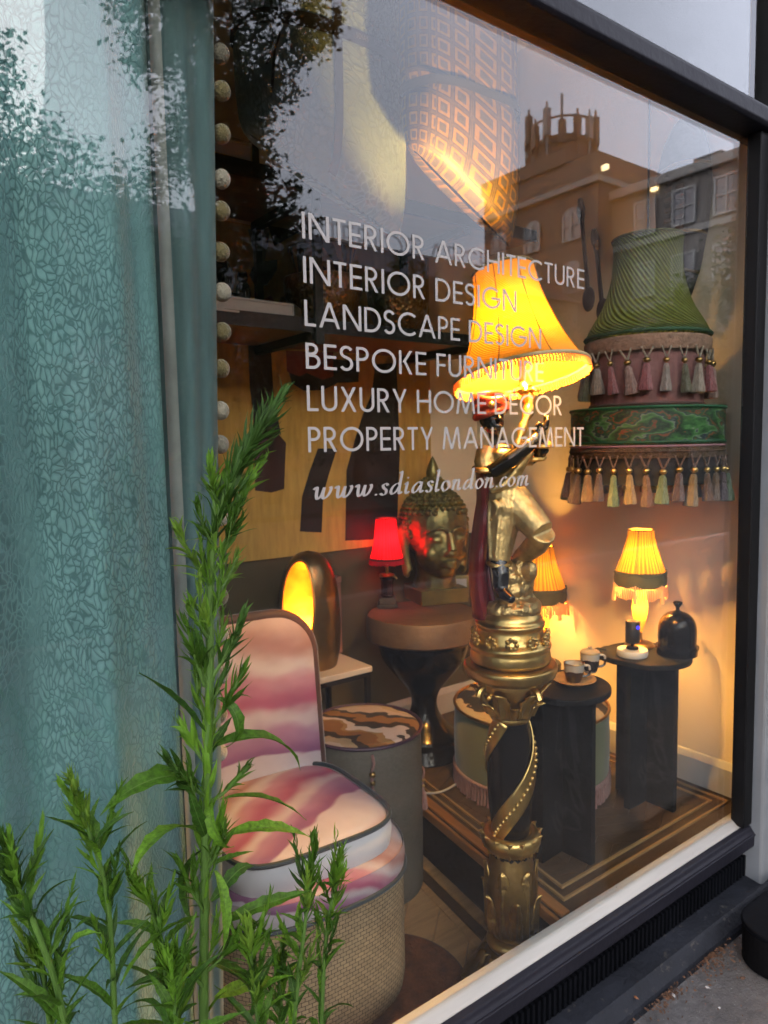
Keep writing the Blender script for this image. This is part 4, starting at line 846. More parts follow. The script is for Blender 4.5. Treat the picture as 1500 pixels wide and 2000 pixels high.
mb.tube([S(1034, 844, -.05), S(1034, 833, -.056), S(1041, 827, -.058)], [.005, .005, .004], 7)
mb.tube([S(1003, 880, .012), S(1040, 892, .01), S(1052, 880, -.01)], [.02, .018, .016], 10)          # far arm
mb.tube([S(1052, 882, -.01), S(1046, 860, -.03), S(1038, 838, -.035)], [.0165, .014, .012], 10)
mb.tube([S(965, 1085, -.03), S(968, 1115, -.045), S(966, 1140, -.05)], [.021, .019, .017], 12); mb.tube([S(966, 1138, -.046), S(972, 1150, -.065), S(984, 1158, -.085)], [.0145, .014, .009], 10)
mb.tube([S(1012, 1092, .03), S(1006, 1112, .035), S(1014, 1122, .0)], [.016, .014, .011], 10)
SK = mat('black_glazed_plaster', (.012, .010, .010), .25, var=.3, coat=.3); remesh(mb.build('figure_body', SK, fl_), .0026, 3)
mb = MB()     # turban
mb.ball(S(956, 800, .006), (.036, .038, .026), 18, 10)
for k in range(5): mb.tube([Vector((S(956, 800).x + .034 * math.cos(a) , .004 + .036 * math.sin(a), zz(806 - 8 * k) + .010 * math.cos(a + k * 1.2))) for a in [j * math.pi / 9 for j in range(19)]], .0085, 7)
remesh(mb.build('turban', mat('red_enamel', (.36, .028, .012), .4, var=.25, scale=20), fl_), .003, 2); MB().ball(S(952, 792, -.040), .0075, 10, 7).build('turban_jewel', GO, fl_)
mb = MB()     # tunic, sash, breeches
mb.tube([S(973, 866), S(972, 880), S(980, 910), S(985, 945), S(986, 972)], [.020, .043, .042, .036, .040], 18, flat=.72)
mb.tube([S(950, 876), S(942, 900, -.012), S(944, 916, -.02)], [.026, .025, .022], 12); mb.tube([S(1003, 872, .01), S(1030, 892, .01), S(1040, 893, .008)], [.024, .023, .019], 12)
for k in range(6): mb.tube(spline([S(950 + 9 * k, 955 - 3 * k, -.034), S(978 + 8 * k, 940 - 10 * k, -.046), S(1012 + 3 * k, 905 - 4 * k, -.035)], 6), .0085, 7)
mb.tube([S(985, 968), S(978, 1000, -.01), S(970, 1045, -.02), S(966, 1092, -.03)], [.042, .036, .029, .023], 16); mb.tube([S(995, 970), S(1018, 1000, -.02), S(1044, 1034, -.05)], [.040, .038, .031], 16)
mb.tube([S(1046, 1034, -.05), S(1038, 1062, -.02), S(1018, 1090, .02), S(1012, 1100, .03)], [.031, .027, .021, .018], 14); mb.ball(S(985, 968), (.046, .036, .026), 16, 10)
for k in range(7): a = k * .9; mb.tube(spline([S(985 + 38 * math.cos(a), 975, -.034 * math.sin(a)), S(976 + 30 * math.cos(a + .2), 1020, -.012 - .032 * math.sin(a)), S(967 + 19 * math.cos(a + .3), 1085, -.03 - .020 * math.sin(a))], 6), .0052, 6)
for k in range(5): mb.tube(spline([S(955 + 12 * k, 972, -.036), S(962 + 12 * k, 985 + 3 * k, -.044), S(958 + 13 * k, 1003 + 3 * k, -.038)], 5), .006, 6)
CL = mat('gilded_cloth', (.50, .36, .15), .42, .85, var=.35, scale=26, bump=.35, bscale=45); remesh(mb.build('clothes', CL, fl_), .003, 2)
mb = MB()
for p, r_ in ((S(943, 912, -.018), .026), (S(1040, 893, .008), .023), (S(966, 1094, -.03), .0235), (S(1052, 868, -.02), .018)):
    mb.tube([p + Vector((r_ * math.cos(a), r_ * .9 * math.sin(a), .004 * math.sin(a))) for a in [j * math.pi / 8 for j in range(17)]], .006, 7)
for j in range(8): mb.ball(S(951 + 2 * j, 1010 + 10 * j, -.03 + .001 * j), .0032, 7, 5)
mb.build('gilt_cuffs', GO, fl_)
def cape(u, v):
    px = lin(lin(926, 918, v), lin(948, 962, v), u) + 5 * math.sin(v * 7); return S(px, lin(905, 1205, v), .022 - .018 * math.sin(u * math.pi) + .012 * math.sin(u * 8 + v * 3) - .03 * v)
o = MB().grid(cape, 14, 24).build('cape', mat('crimson_enamel', (.17, .008, .012), .35, var=.3, coat=.2), fl_); q = o.modifiers.new('solid', 'SOLIDIFY'); q.thickness = .006
mb = MB()     # torch horn held up to the lamp
mb.tube(spline([S(996, 872, -.06), S(1008, 838, -.05), S(1024, 800, -.03), S(1024, 772, -.01), S(1017, 752, 0)], 14), [lin(.007, .017, k / 14) + .0025 * math.sin(k * 2.2) for k in range(15)], 12)
for k in range(7): a = k * .9; mb.tube(spline([S(1022, 775, -.01), S(1022 + 16 * math.cos(a), 763, -.01 + .02 * math.sin(a)), S(1022 + 26 * math.cos(a), 768, -.01 + .03 * math.sin(a))], 5), [.006, .006, .006, .006, .005, .003], 6)
mb.build('torch', GO, fl_); MB().tube([S(1018, 770), S(1013, 700), S(1006, 640)], .008, 8).build('lamp_stem', M['brass'], fl_)
TL = Matrix.Translation(S(1014, 735)) @ Matrix.Rotation(R(-7.5), 4, 'Y') @ Matrix.Rotation(R(-10), 4, 'X')
YS = shade_mat('yellow_pleated_silk', (.80, .33, .010), .030, 90, .55, .6)
sp_ = smoothprof([(.150, 0), (.133, .022), (.108, .075), (.088, .135), (.075, .19), (.070, .243)], 24)
shade(fl_, 'lamp_shade', sp_, YS, 96, M_=TL)
trim(fl_, .151, .002, .0042, mat('cream_trim', (.55, .45, .22), .8), M_=TL, name='shade_trim'); trim(fl_, .0705, .243, .003, mat('olive_trim', (.30, .25, .10), .8), M_=TL, name='shade_trim')
fringe(fl_, .150, -.002, .017, 130, shade_mat('amber_fringe', (.80, .38, .07), .4), M_=TL, thick=.0026, name='shade_fringe', r2=1.01)
for k in range(8): a = k * math.pi / 4 + .3; MB().tube([TL @ Vector((r * 1.004 * math.cos(a), r * 1.004 * math.sin(a), z)) for r, z in sp_], .0011, 5).build('shade_rib', mat('rib_thread', (.30, .16, .02), .8), fl_)
MB().lathe([(.0702, .2405), (.050, .2395), (.050, .2385), (.0702, .2388)], 40, TL, caps=False).build('shade_top_baffle', mat('cream_buckram', (.5, .42, .28), .8), fl_)  # ring added to hold rising lamplight off the hanging bolsters
bulb(fl_, S(1006, 640, -.028), 104, r=.024)

# ------------------------------------------------------------------ mini fringe lamps
AM = shade_mat('amber_silk', (.85, .38, .016), .038, 40, 0, .25); OLV = mat('olive_braid', (.13, .115, .04), .85, var=.2); PFR = shade_mat('peach_fringe', (.85, .48, .20), .2)
def mini(loc, s, lab, power):
    t = thing('fringe_lamp', lab, 'table lamp', loc, VIEW, 'small amber lamps with fringed shades'); t.scale = (s, s, s)
    MB().lathe(smoothprof([(.0, 0), (.042, 0), (.044, .006), (.036, .012), (.012, .018), (.008, .03), (.008, .045)], 20), 28).build('foot', M['brass'], t)
    MB().lathe(smoothprof([(.008, .045), (.013, .06), (.022, .10), (.024, .135), (.018, .165), (.010, .178), (.009, .20)], 22), 28).build('glass_body', shade_mat('amber_glass', (.75, .40, .06), .25), t)
    rf = lambda a, r, z: r * (1 + .05 * abs(math.cos(3 * a)) * (1 - (z - .22) / .15)); wav = lambda a: -.012 * abs(math.sin(3 * a)) + .006
    shade(t, 'lamp_shade', smoothprof([(.074, .235), (.068, .255), (.056, .29), (.045, .33), (.038, .372)], 16), AM, 72, rf)
    shade(t, 'braid', [(.0755, .196), (.0775, .215), (.0750, .244)], OLV, 72, lambda a, r, z: r * (1 + .05 * abs(math.cos(3 * a)))).location = (0, 0, 0)
    trim(t, .038, .372, .002, OLV, name='top_trim'); trim(t, .0755, .238, .0022, OLV, lambda a, r, z: r * (1 + .05 * abs(math.cos(3 * a))), wav, 'shade_trim')
    for k in range(6): a = k * math.pi / 3; MB().tube([(rf(a, r, z) * 1.005 * math.cos(a), rf(a, r, z) * 1.005 * math.sin(a), z) for r, z in smoothprof([(.074, .235), (.056, .29), (.045, .33), (.038, .372)], 8)], .0011, 5).build('shade_rib', OLV, t)
    fringe(t, .077, .200, .034, 72, PFR, lambda a, r, z: r * (1 + .05 * abs(math.cos(3 * a))), 'fringe', .0026, wav)
    for k in range(6): a = k * math.pi / 3; MB().tube([(.0815 * math.cos(a), .0815 * math.sin(a), .19), (.083 * math.cos(a), .083 * math.sin(a), .172), (.0835 * math.cos(a), .0835 * math.sin(a), .150)], [.004, .006, .0065], 8).build('tassel', PFR, t)
    bulb(t, (0, 0, .285), power, r=.016); bulb(t, (0, 0, .13), power * .10, r=.008); return t

# ------------------------------------------------------------------ black marble pedestal tables
def ptable(loc, rz, lab):
    t = thing('pedestal_table', lab, 'side table', loc, rz, 'black marble pedestal tables')
    poly = [(.128 * math.cos(R(a)), .128 * math.sin(R(a))) for a in range(-150, 105, 8)] ; poly += [(-.03, .132), (-.115, .122), (-.128, .03)]
    MB().prism(poly, .445, .462).build('table_top', M['marble'], t, smooth=False, bevel=.003)
    MB().box(-.095, .095, -.010, .010, 0, .4445).build('slab_leg', M['marble'], t, smooth=False, bevel=.0015)
    for s_ in (-1, 1): MB().box(-.01, .01, min(s_ * .0105, s_ * .1), max(s_ * .0105, s_ * .1), 0, .4445).build('slab_leg', M['marble'], t, smooth=False, bevel=.0015)
    return t
ptable((1.905, 1.236, PZ + .0012), 0, 'black marble pedestal table under the green lampshades'); ptable((1.486, 1.218, PZ + .0012), R(4), 'black marble pedestal table with coffee cup beside the gilded column')
TT = PZ + .4632
mini(tuple(onZ(1249, 1261, TT).xy) + (TT,), .99, 'amber fringe lamp on the table beside the black cloche', 27)
st = thing('black_stool', 'small black stool behind the gilded figure', 'stool', (2.03, 1.76, PZ + .001))
MB().lathe([(0, .26), (.07, .26), (.075, .27), (.075, .285), (.07, .29), (0, .29)], 28).build('seat', M['blackgloss'], st)
for k in range(3): a = k * 2.094 + .3; MB().tube([(.05 * math.cos(a), .05 * math.sin(a), .26), (.08 * math.cos(a), .08 * math.sin(a), .002)], [.012, .009], 8).build('leg', M['blackgloss'], st)
mini((2.03, 1.76, PZ + .2915), 1.17, 'amber fringe lamp half hidden behind the gilded figure', 19)
cl = thing('cloche', 'black glossy cloche with knob on a round tray', 'cloche', tuple(onZ(1322, 1277, TT).xy) + (TT,))
MB().lathe([(0, 0), (.058, 0), (.0585, .018), (.062, .020), (.062, .026), (0, .026)], 40).build('tray', M['blackgloss'], cl)
MB().lathe(smoothprof([(.054, .027), (.055, .06), (.054, .085), (.046, .108), (.030, .124), (.012, .131), (.006, .134)], 24), 40).build('dome', M['blackgloss'], cl)
MB().lathe(smoothprof([(.006, .133), (.0055, .142), (.010, .149), (.014, .156), (.010, .161), (0, .162)], 14), 20).build('knob', M['blackgloss'], cl)
spk = thing('camera_gadget', 'black cylindrical gadget with blue light ring on a white puck', 'gadget', tuple(onZ(1235, 1280, TT).xy) + (TT,), VIEW)
MB().lathe([(0, 0), (.043, 0), (.045, .004), (.045, .016), (.043, .02), (0, .02)], 36).build('puck', M['white'], spk)
MB().lathe([(0, .0205), (.018, .0205), (.018, .027), (.005, .029), (.005, .040), (0, .040)], 20).build('foot', M['black'], spk)
MB().lathe([(0, .040), (.0195, .040), (.021, .043), (.021, .103), (.0195, .106), (0, .106)], 28).build('body', mat('charcoal_plastic', (.02, .02, .022), .5), spk)
a_ = [k * math.pi / 12 for k in range(25)]
MB().tube([(.0085 + .0042 * math.cos(a), -.0198, .090 + .0042 * math.sin(a)) for a in a_], .0011, 6).build('light_ring', emit_mat('blue_led', (.03, .03, 1.0), .6), spk)
CUPM = band_mat('cup_glaze', [(0, (.5, .42, .3)), (.28, (.02, .018, .016)), (.6, (.03, .02, .02)), (.72, (.55, .50, .42)), (1, (.5, .30, .12))], (0, 0, 1), 16, .02, 30, .25, 'CONSTANT')
def cup(loc, r, h, lab, saucer, lid=False):
    t = thing('coffee_cup', lab, 'cup', loc, VIEW)
    if saucer: MB().lathe(smoothprof([(0, .001), (.03, .001), (.036, .004), (.056, .013), (.0575, .015), (.055, .0155), (.034, .0075), (0, .006)], 24), 40).build('saucer', mat('amber_porcelain', (.42, .25, .11), .2, var=.4, scale=30), t)
    b = .0065 if saucer else 0
    MB().lathe([(0, b), (r * .62, b), (r * .72, b + .004), (r * .93, b + h * .4), (r, b + h), (r * .94, b + h), (r * .86, b + h * .4), (0, b + .006)], 36).build('bowl', CUPM, t)
    trim(t, r * .97, b + h, .0014, M['brass'], name='rim')
    MB().tube(spline([(r * .95, 0, b + h * .85), (r * 1.5, 0, b + h * .8), (r * 1.5, 0, b + h * .35), (r * .85, 0, b + h * .25)], 12), .0032, 7).build('handle', CUPM, t)
    if lid: MB().lathe([(r, b + h + .002), (r * .8, b + h + .006), (.004, b + h + .009), (.006, b + h + .016), (0, b + h + .019)], 28).build('lid', mat('cream_lid', (.5, .4, .28), .3), t)
cup(tuple(onZ(1121, 1335, TT).xy) + (TT,), .027, .050, 'small cup on an amber saucer on the marble table', True)
cup(tuple(onZ(1152, 1312, TT).xy) + (TT,), .027, .056, 'lidded mug behind the cup and saucer', False, True)

# ------------------------------------------------------------------ hanging green lampshades with tassels
GX, GY = 1.893, 1.243
def pz_(py): return 1.3 - (py - 864.5) / 668.0
gs = thing('green_bell_lampshade', 'green pleated bell lampshade with pink and cream tassels', 'lampshade', (GX, GY, 0), VIEW)
GSH = shade_mat('green_pleated_silk', (.15, .20, .03), .25, 54, .38, 1.0); 
shade(gs, 'pleated_cover', smoothprof([(.172, pz_(660)), (.158, pz_(640)), (.124, pz_(600)), (.101, pz_(550)), (.095, pz_(505)), (.098, pz_(475))], 22), GSH, 90)
trim(gs, .173, pz_(662), .0055, mat('green_braid', (.02, .085, .03), .7), name='green_braid'); trim(gs, .0985, pz_(475), .003, mat('green_braid_top', (.10, .12, .03), .7), name='top_braid')
PKB = mat('pink_braid', (.42, .25, .17), .85, var=.3, scale=60, bump=.6, bscale=180); MB().lathe([(.170, pz_(668)), (.176, pz_(672)), (.175, pz_(690)), (.171, pz_(696))], 64, caps=False).build('pink_braid', PKB, gs)
MB().lathe([(.157, pz_(668)), (.157, pz_(797))], 64, caps=False).build('inner_drum', mat('mauve_silk', (.34, .15, .14), .8, var=.35, scale=9, stretch=(5, 5, .6)), gs)
trim(gs, .158, pz_(793), .0045, mat('mauve_braid', (.14, .08, .07), .8), name='mauve_braid')
MB().tube([(0, 0, pz_(475)), (0, 0, 2.779)], .003, 6).build('hanging_cord', M['steel'], gs)
for k in range(3): a = k * 2.094; MB().tube([(0, 0, pz_(482)), (.098 * math.cos(a), .098 * math.sin(a), pz_(476))], .0016, 5).build('spider_wire', M['brass'], gs)
def tassels(par, r, z0, n, drop, sk, cols, cordm, beadm, rbead):
    skm = {}
    for k in range(n):
        a = 2 * math.pi * (k + .3) / n; R2 = r * 1.02; cz = z0 - drop; c_ = cols[k % len(cols)]
        T = Matrix.Rotation(a, 4, 'Z') @ Matrix.Translation((R2, 0, 0)); jt = rnd.uniform(-.003, .003)
        if id(c_) not in skm: skm[id(c_)] = MB().lathe(smoothprof([(.0055, -.014), (.009, -.022), (.0115, -.045), (.0185, -sk), (.010, -sk - .001), (0, -sk)], 16), 12, rf=lambda a, r, z: r * (1 + .07 * math.cos(6 * a))).mesh('tassel', c_)
        o = link('tassel', skm[id(c_)], par); o.location = T @ Vector((0, 0, cz + jt)); o.rotation_euler = (rnd.gauss(0, .06), rnd.gauss(0, .06), rnd.uniform(0, 6)); q_ = rnd.uniform(.85, 1.12); o.scale = (q_, q_, rnd.uniform(.92, 1.10))
        key = 'b%d' % id(beadm)
        if key not in skm: skm[key] = MB().ball((0, 0, -.004), (rbead, rbead, rbead * .8), 12, 8).ball((0, 0, -.0165), (rbead * .6, rbead * .6, rbead * .4), 10, 6).mesh('bead', beadm); skm['c'] = MB().tube([(0, -.014, drop), (0, 0, .001)], .0024, 6).tube([(0, .014, drop), (0, 0, .001)], .0024, 6).mesh('cord', cordm)
        b = link('bead', skm[key], o); cdn = link('cord', skm['c'], o); cdn.rotation_euler = (0, 0, a - o.rotation_euler.z); 
Tt = lambda n, c: mat(n, c, .7, var=.5, scale=70, sheen=.3, stretch=(6, 6, .3), bump=1.0, bscale=90)
TC = [Tt('rose_tassel', (.42, .10, .11)), Tt('cream_tassel', (.50, .40, .31)), Tt('olive_tassel', (.17, .16, .08)), Tt('blush_tassel', (.46, .27, .22)), Tt('rose_tassel_b', (.46, .12, .13)), Tt('pale_tassel', (.52, .42, .36))]
tassels(gs, .174, pz_(692), 22, .034, .088, [TC[1], TC[0], TC[3], TC[4], TC[5], TC[2]], Tt('cream_cord', (.48, .40, .28)), M['brass'], .0098)
gd = thing('green_drum_lampshade', 'green marbled drum lampshade with brown braid and bead tassels', 'lampshade', (GX, GY, 0), VIEW)
GMB = band_mat('green_marbled_silk', [(0, (.012, .035, .02)), (.22, (.03, .13, .03)), (.42, (.09, .27, .07)), (.5, (.22, .28, .20)), (.56, (.02, .03, .06)), (.68, (.025, .10, .03)), (.8, (.30, .05, .02)), (.84, (.03, .09, .03)), (1, (.012, .035, .02))], (1, .3, .6), 7.5, .65, 10, .5, 'EASE', stretch=(1, 1, 2.2))
MB().lathe([(.212, pz_(866)), (.214, pz_(850)), (.2135, pz_(802))], 72, caps=False).build('drum_cover', GMB, gd)
trim(gd, .2145, pz_(801), .0045, mat('emerald_braid', (.015, .13, .045), .6), name='top_braid'); trim(gd, .2135, pz_(864), .005, mat('emerald_braid_low', (.012, .10, .035), .6), name='lower_braid')
trim(gd, .2145, pz_(871), .0032, mat('pink_piping', (.50, .26, .28), .6), name='pink_piping'); MB().lathe([(.2125, pz_(873)), (.2160, pz_(876)), (.2155, pz_(888)), (.2125, pz_(893))], 72, caps=False).build('brown_braid', mat('brown_braid', (.13, .075, .035), .85, var=.5, scale=90, bump=.8, bscale=200), gd)
trim(gd, .217, pz_(881), .0026, mat('brown_braid_rope', (.10, .05, .025), .8), name='braid_rope')
MB().lathe([(.205, pz_(868)), (.203, pz_(942))], 72, caps=False).build('inner_lining', mat('dark_lining', (.014, .011, .014), .8), gd)
BT = [Tt('bronze_tassel', (.24, .12, .04)), Tt('aubergine_tassel', (.075, .03, .045)), Tt('brown_tassel', (.13, .06, .025)), Tt('jade_tassel', (.11, .19, .09)), Tt('straw_tassel', (.36, .24, .09)), Tt('chestnut_tassel', (.17, .07, .025))]
tassels(gd, .2145, pz_(890), 32, .034, .090, [BT[0], BT[1], BT[3], BT[4], BT[5], BT[3], BT[1], BT[4], BT[2]], Tt('brown_cord', (.18, .075, .03)), M['gold'], .0098)
for k in range(3): a = k * 2.094 + .5; MB().tube([(.155 * math.cos(a), .155 * math.sin(a), pz_(797)), (.211 * math.cos(a), .211 * math.sin(a), pz_(806))], .0018, 5).build('wire_hook', M['steel'], gd)

# ------------------------------------------------------------------ carved mask and spoons on the side wall
mk = thing('carved_mask', 'long black carved mask with gilt bands on the side wall', 'mask', (WX - .002, 1.272, 1.985), R(-90))
mk.scale = (1.12, 1, 1.08)
PRM = [(0, -.265), (.032, -.215), (.058, -.14), (.078, -.03), (.086, .07), (.078, .16), (.058, .225), (.03, .262), (0, .272)]
def hw(z):
    for (a, za), (b, zb) in zip(PRM, PRM[1:]):
        if za <= z <= zb: return lin(a, b, (z - za) / (zb - za))
    return 0.002
def mf(u, v):
    z = lin(-.264, .271, v); x = (u - .5) * 2; wdt = max(hw(z), .002); y = -.052 * math.sqrt(max(0, 1 - x * x * .96)) * (1 - .35 * abs(z / .27) ** 2)
    if abs(x) < .16 and -.06 < z < .10: y -= .022 * (1 - abs(x) / .16)
    for ex in (-.45, .45):
        d = math.hypot((x - ex) / .26, (z - .09) / .03)
        if d < 1: y += .018 * (1 - d)
    d = math.hypot(x / .32, (z + .12) / .018)
    if d < 1: y += .016 * (1 - d)
    return (x * wdt, y - .004, z)
MB().grid(mf, 36, 60).build('mask_face', mat('black_carved_wood', (.014, .013, .016), .45, var=.4, bump=.3), mk)
for z in (.13, -.055, -.16): MB().tube([(x * hw(z), mf(x / 2 + .5, (z + .264) / .535)[1] - .002, z + .014 * (1 - x * x)) for x in [k / 8 - 1 for k in range(17)]], .0045, 6).build('gilt_band', M['golddk'], mk)
for k in range(5): MB().box(-.028, .028, -.066, -.056, -.04 + k * .028, -.028 + k * .028).build('carved_rung', mat('brown_carving', (.12, .055, .02), .5), mk, smooth=False, bevel=.002)
for i, (a, b, lab) in enumerate((((1133, 388), (1150, 590), 'dark carved spoon hanging on the wall, nearer the yellow lamp'), ((1160, 448), (1178, 612), 'dark carved spoon with gilt knob beside the green lampshade'))):
    A, B = onX(*a, WX - .012), onX(*b, WX - .012); t = thing('carved_spoon', lab, 'spoon', (0, 0, 0), 0, 'carved spoons on the side wall'); d = (B - A)
    MB().tube([A + d * k / 20 for k in range(21)], [.006 + .010 * math.exp(-((k - 2.2) / 1.8) ** 2) + .003 * (k / 20) for k in range(21)], 10, flat=.7).build('handle', mat('dark_spoon_wood', (.03, .018, .013), .5), t)
    MB().ball(A + d * .97, (.010, .026, .044), 16, 10).build('bowl', bpy.data.materials['dark_spoon_wood'], t)
    if i: MB().ball(A + d * .2 + Vector((-.008, -.012, 0)), (.008, .009, .016), 10, 8).build('gilt_knob', M['golddk'], t)

# ------------------------------------------------------------------ round stone table, sculpted head, red lamp, card
BT_ = Vector((1.60, 1.93, 0)); BZ = .715
rt = thing('round_table', 'round brown stone top on a black urn base', 'table', BT_)
MB().lathe([(0, BZ - .085), (.195, BZ - .085), (.202, BZ - .078), (.200, BZ - .008), (.194, BZ), (0, BZ)], 48, rf=lambda a, r, z: r * (1 + .008 * math.sin(5 * a) + .006 * math.sin(11 * a + z * 40))).build('stone_top', M['stonetop'], rt)
MB().lathe(smoothprof([(0, PZ + .002), (.125, PZ + .002), (.13, PZ + .02), (.115, PZ + .05), (.12, PZ + .07), (.095, PZ + .10), (.06, PZ + .14), (.045, PZ + .19), (.06, PZ + .24), (.10, PZ + .29), (.145, PZ + .35), (.16, PZ + .40), (.158, BZ - .0855)], 44), 40).build('urn_base', M['blackgloss'], rt)
bd = thing('sculpted_head', 'bronze sculpted head with curled hair and topknot on a plinth', 'sculpture', tuple(onZ(852, 1172, BZ).xy) + (BZ + .001,), VIEW + R(20)); bd.scale = (1.13, 1.13, 1.06)
MB().box(-.085, .085, -.075, .085, 0, .052).build('plinth', mat('gilt_green_plinth', (.12, .10, .03), .45, .5, var=.4), bd, smooth=False, bevel=.003)
mb = MB()
mb.ball((0, .012, .275), (.108, .122, .132), 28, 18); mb.ball((0, -.035, .205), (.084, .088, .118), 26, 18); mb.ball((0, -.072, .122), (.036, .036, .030), 14, 10)
mb.tube([(0, .01, .052), (0, .0, .10), (0, .0, .16)], [.075, .066, .072], 20)
mb.tube([(0, -.118, .258), (0, -.127, .225), (0, -.137, .196)], [.010, .012, .015], 10); mb.ball((0, -.130, .188), (.021, .014, .011), 12, 8)
for s_ in (-1, 1):
    mb.ball((s_ * .014, -.124, .185), (.010, .010, .008), 8, 6)
    mb.tube(spline([(s_ * .008, -.121, .262), (s_ * .03, -.119, .274), (s_ * .055, -.104, .268), (s_ * .072, -.084, .252)], 8), [.006, .0065, .006, .0055, .005, .005, .004, .004, .003], 8)
    mb.ball((s_ * .038, -.101, .236), (.024, .016, .014), 14, 9); mb.ball((s_ * .038, -.112, .231), (.020, .007, .0045), 12, 7)
    mb.ball((s_ * .048, -.078, .180), (.030, .030, .032), 14, 9)
    mb.tube(spline([(s_ * .100, .0, .275), (s_ * .113, .012, .26), (s_ * .112, .008, .19), (s_ * .102, .0, .115), (s_ * .097, -.004, .105)], 12), [.010, .014, .016, .017, .016, .014, .013, .012, .012, .013, .014, .013, .009], 10, flat=1.5)
mb.tube(spline([(-.032, -.107, .152), (-.012, -.124, .158), (0, -.125, .155), (.012, -.124, .158), (.032, -.107, .152)], 10), [.003, .0055, .007, .0075, .0075, .007, .0075, .0075, .007, .0055, .003], 8)
mb.tube(spline([(-.028, -.107, .148), (0, -.125, .141), (.028, -.107, .148)], 8), [.003, .006, .008, .009, .009, .009, .008, .006, .003], 8)
remesh(mb.build('face', M['bronze'], bd), .0032, 9)
mb = MB(); k = 0
for j in range(15):
    b_a = R(-16 + j * 7.4); n_ = max(1, int(33 * math.cos(b_a)))
    for i in range(n_):
        a = 2 * math.pi * (i + .5 * (j % 2)) / n_; d = Vector((math.cos(b_a) * math.cos(a), math.cos(b_a) * math.sin(a), math.sin(b_a)))
        if d.y < -.35 and d.z < .30 + .08 * (1 - abs(d.x)): continue
        p = Vector((d.x * .111, .012 + d.y * .125, .275 + d.z * .135)); mb.ball(p, .0098, 7, 5)
for j in range(5):
    b_a = R(j * 17)
    for i in range(max(1, int(12 * math.cos(b_a)))): a = 2 * math.pi * i / max(1, int(12 * math.cos(b_a))); mb.ball((.042 * math.cos(b_a) * math.cos(a), .015 + .042 * math.cos(b_a) * math.sin(a), .405 + .04 * math.sin(b_a)), .0085, 7, 5)
mb.build('hair_curls', M['bronze'], bd, kind='stuff'); MB().ball((0, .015, .405), (.04, .04, .036), 16, 10).build('topknot', M['bronze'], bd)
MB().lathe(smoothprof([(.018, .435), (.022, .455), (.019, .475), (.012, .495), (.004, .512), (0, .518)], 14), 18, Matrix.Translation((0, .015, 0))).build('flame_finial', M['bronze'], bd)
rl = thing('red_lamp', 'small red fringed lamp beside the sculpted head', 'table lamp', tuple(onZ(757, 1184, BZ).xy) + (BZ + .001,), VIEW); rl.scale = (.88, .88, .92)
MB().box(-.042, .042, -.042, .042, 0, .014).box(-.036, .036, -.036, .036, .0142, .038).build('base', M['stonetop'], rl, smooth=False, bevel=.003)
mb = MB().lathe([(.026, .0385), (.028, .045), (.025, .05), (.026, .105), (.030, .112), (.030, .12)], 8); mb.build('body', mat('dark_red_glass', (.05, .008, .006), .2, coat=.5), rl, smooth=False)
MB().lathe([(.030, .1205), (.034, .126), (.03, .131), (.008, .135), (.0075, .17)], 24).build('collar', M['brass'], rl); MB().tube([(.02, -.01, .124), (.036, -.02, .121), (.042, -.022, .114)], .0035, 6).build('switch', M['brass'], rl)
RS = shade_mat('red_silk', (.80, .015, .05), .6, 30, 0, .3); shade(rl, 'lamp_shade', smoothprof([(.070, .195), (.061, .225), (.052, .265), (.046, .31), (.0425, .355)], 14), RS, 64)
trim(rl, .0705, .194, .004, mat('dark_red_trim', (.16, .005, .01), .7), name='shade_trim'); trim(rl, .0428, .355, .0022, bpy.data.materials['dark_red_trim'], name='shade_trim')
fringe(rl, .0705, .192, .020, 84, shade_mat('red_fringe', (.55, .012, .03), .35), thick=.0022); bulb(rl, (0, 0, .27), 2.0, (1, .10, .05), .014)
cf = thing('card_frame', 'small framed card leaning on the sculpture plinth', 'frame', tuple(onZ(897, 1168, BZ).xy) + (BZ + .001,), VIEW)
MB().box(-.038, .038, 0, .006, 0, .086).build('backing', M['bronze'], cf, smooth=False, bevel=.002); MB().box(-.029, .029, -.0015, -.0002, .012, .074).build('card', M['card'], cf, smooth=False)

# ------------------------------------------------------------------ white side table and the bronze dome lamp
DZ = .585; DX, DY = 1.185, 2.015
wt = thing('white_side_table', 'white topped side table with black steel frame', 'side table', (DX, DY, 0), R(0))
MB().box(-.135, .155, -.135, .135, DZ - .02, DZ).build('table_top', mat('white_marble', (.58, .50, .44), .3, var=.12, scale=9), wt, smooth=False, bevel=.003)
MB().box(-.13, .15, -.13, .13, DZ - .036, DZ - .0205).build('apron', M['steel'], wt, smooth=False)
for sx in (-.122, .142):
    for sy in (-.122, .122): MB().box(sx - .008, sx + .008, sy - .008, sy + .008, .001, DZ - .0365).build('leg', M['steel'], wt, smooth=False)
dl = thing('dome_lamp', 'bronze dome lamp with a glowing oval opening', 'table lamp', (DX + .005, DY + .005, DZ + .001), VIEW)
DP = smoothprof([(.085, 0), (.096, .05), (.101, .12), (.100, .20), (.092, .27), (.073, .33), (.042, .37), (.0, .383)], 40)
def dr_(z):
    for (a, za), (b, zb) in zip(DP, DP[1:]):
        if za <= z <= zb + 1e-9: return lin(a, b, (z - za) / max(1e-9, zb - za))
    return 0
OA, OZ, OW, OH = R(-110), .212, .60, .146       # opening: centre angle and height, half angle and half height
mb = MB(); nu, nv = 128, 76
grid_ = [[(R(360) * i / nu, .383 * j / nv) for i in range(nu)] for j in range(nv + 1)]
def inside(a, z): d = (a - OA + math.pi) % (2 * math.pi) - math.pi; return (d * max(dr_(z), .03) / .1 / OW) ** 2 + ((z - OZ) / OH) ** 2 < 1
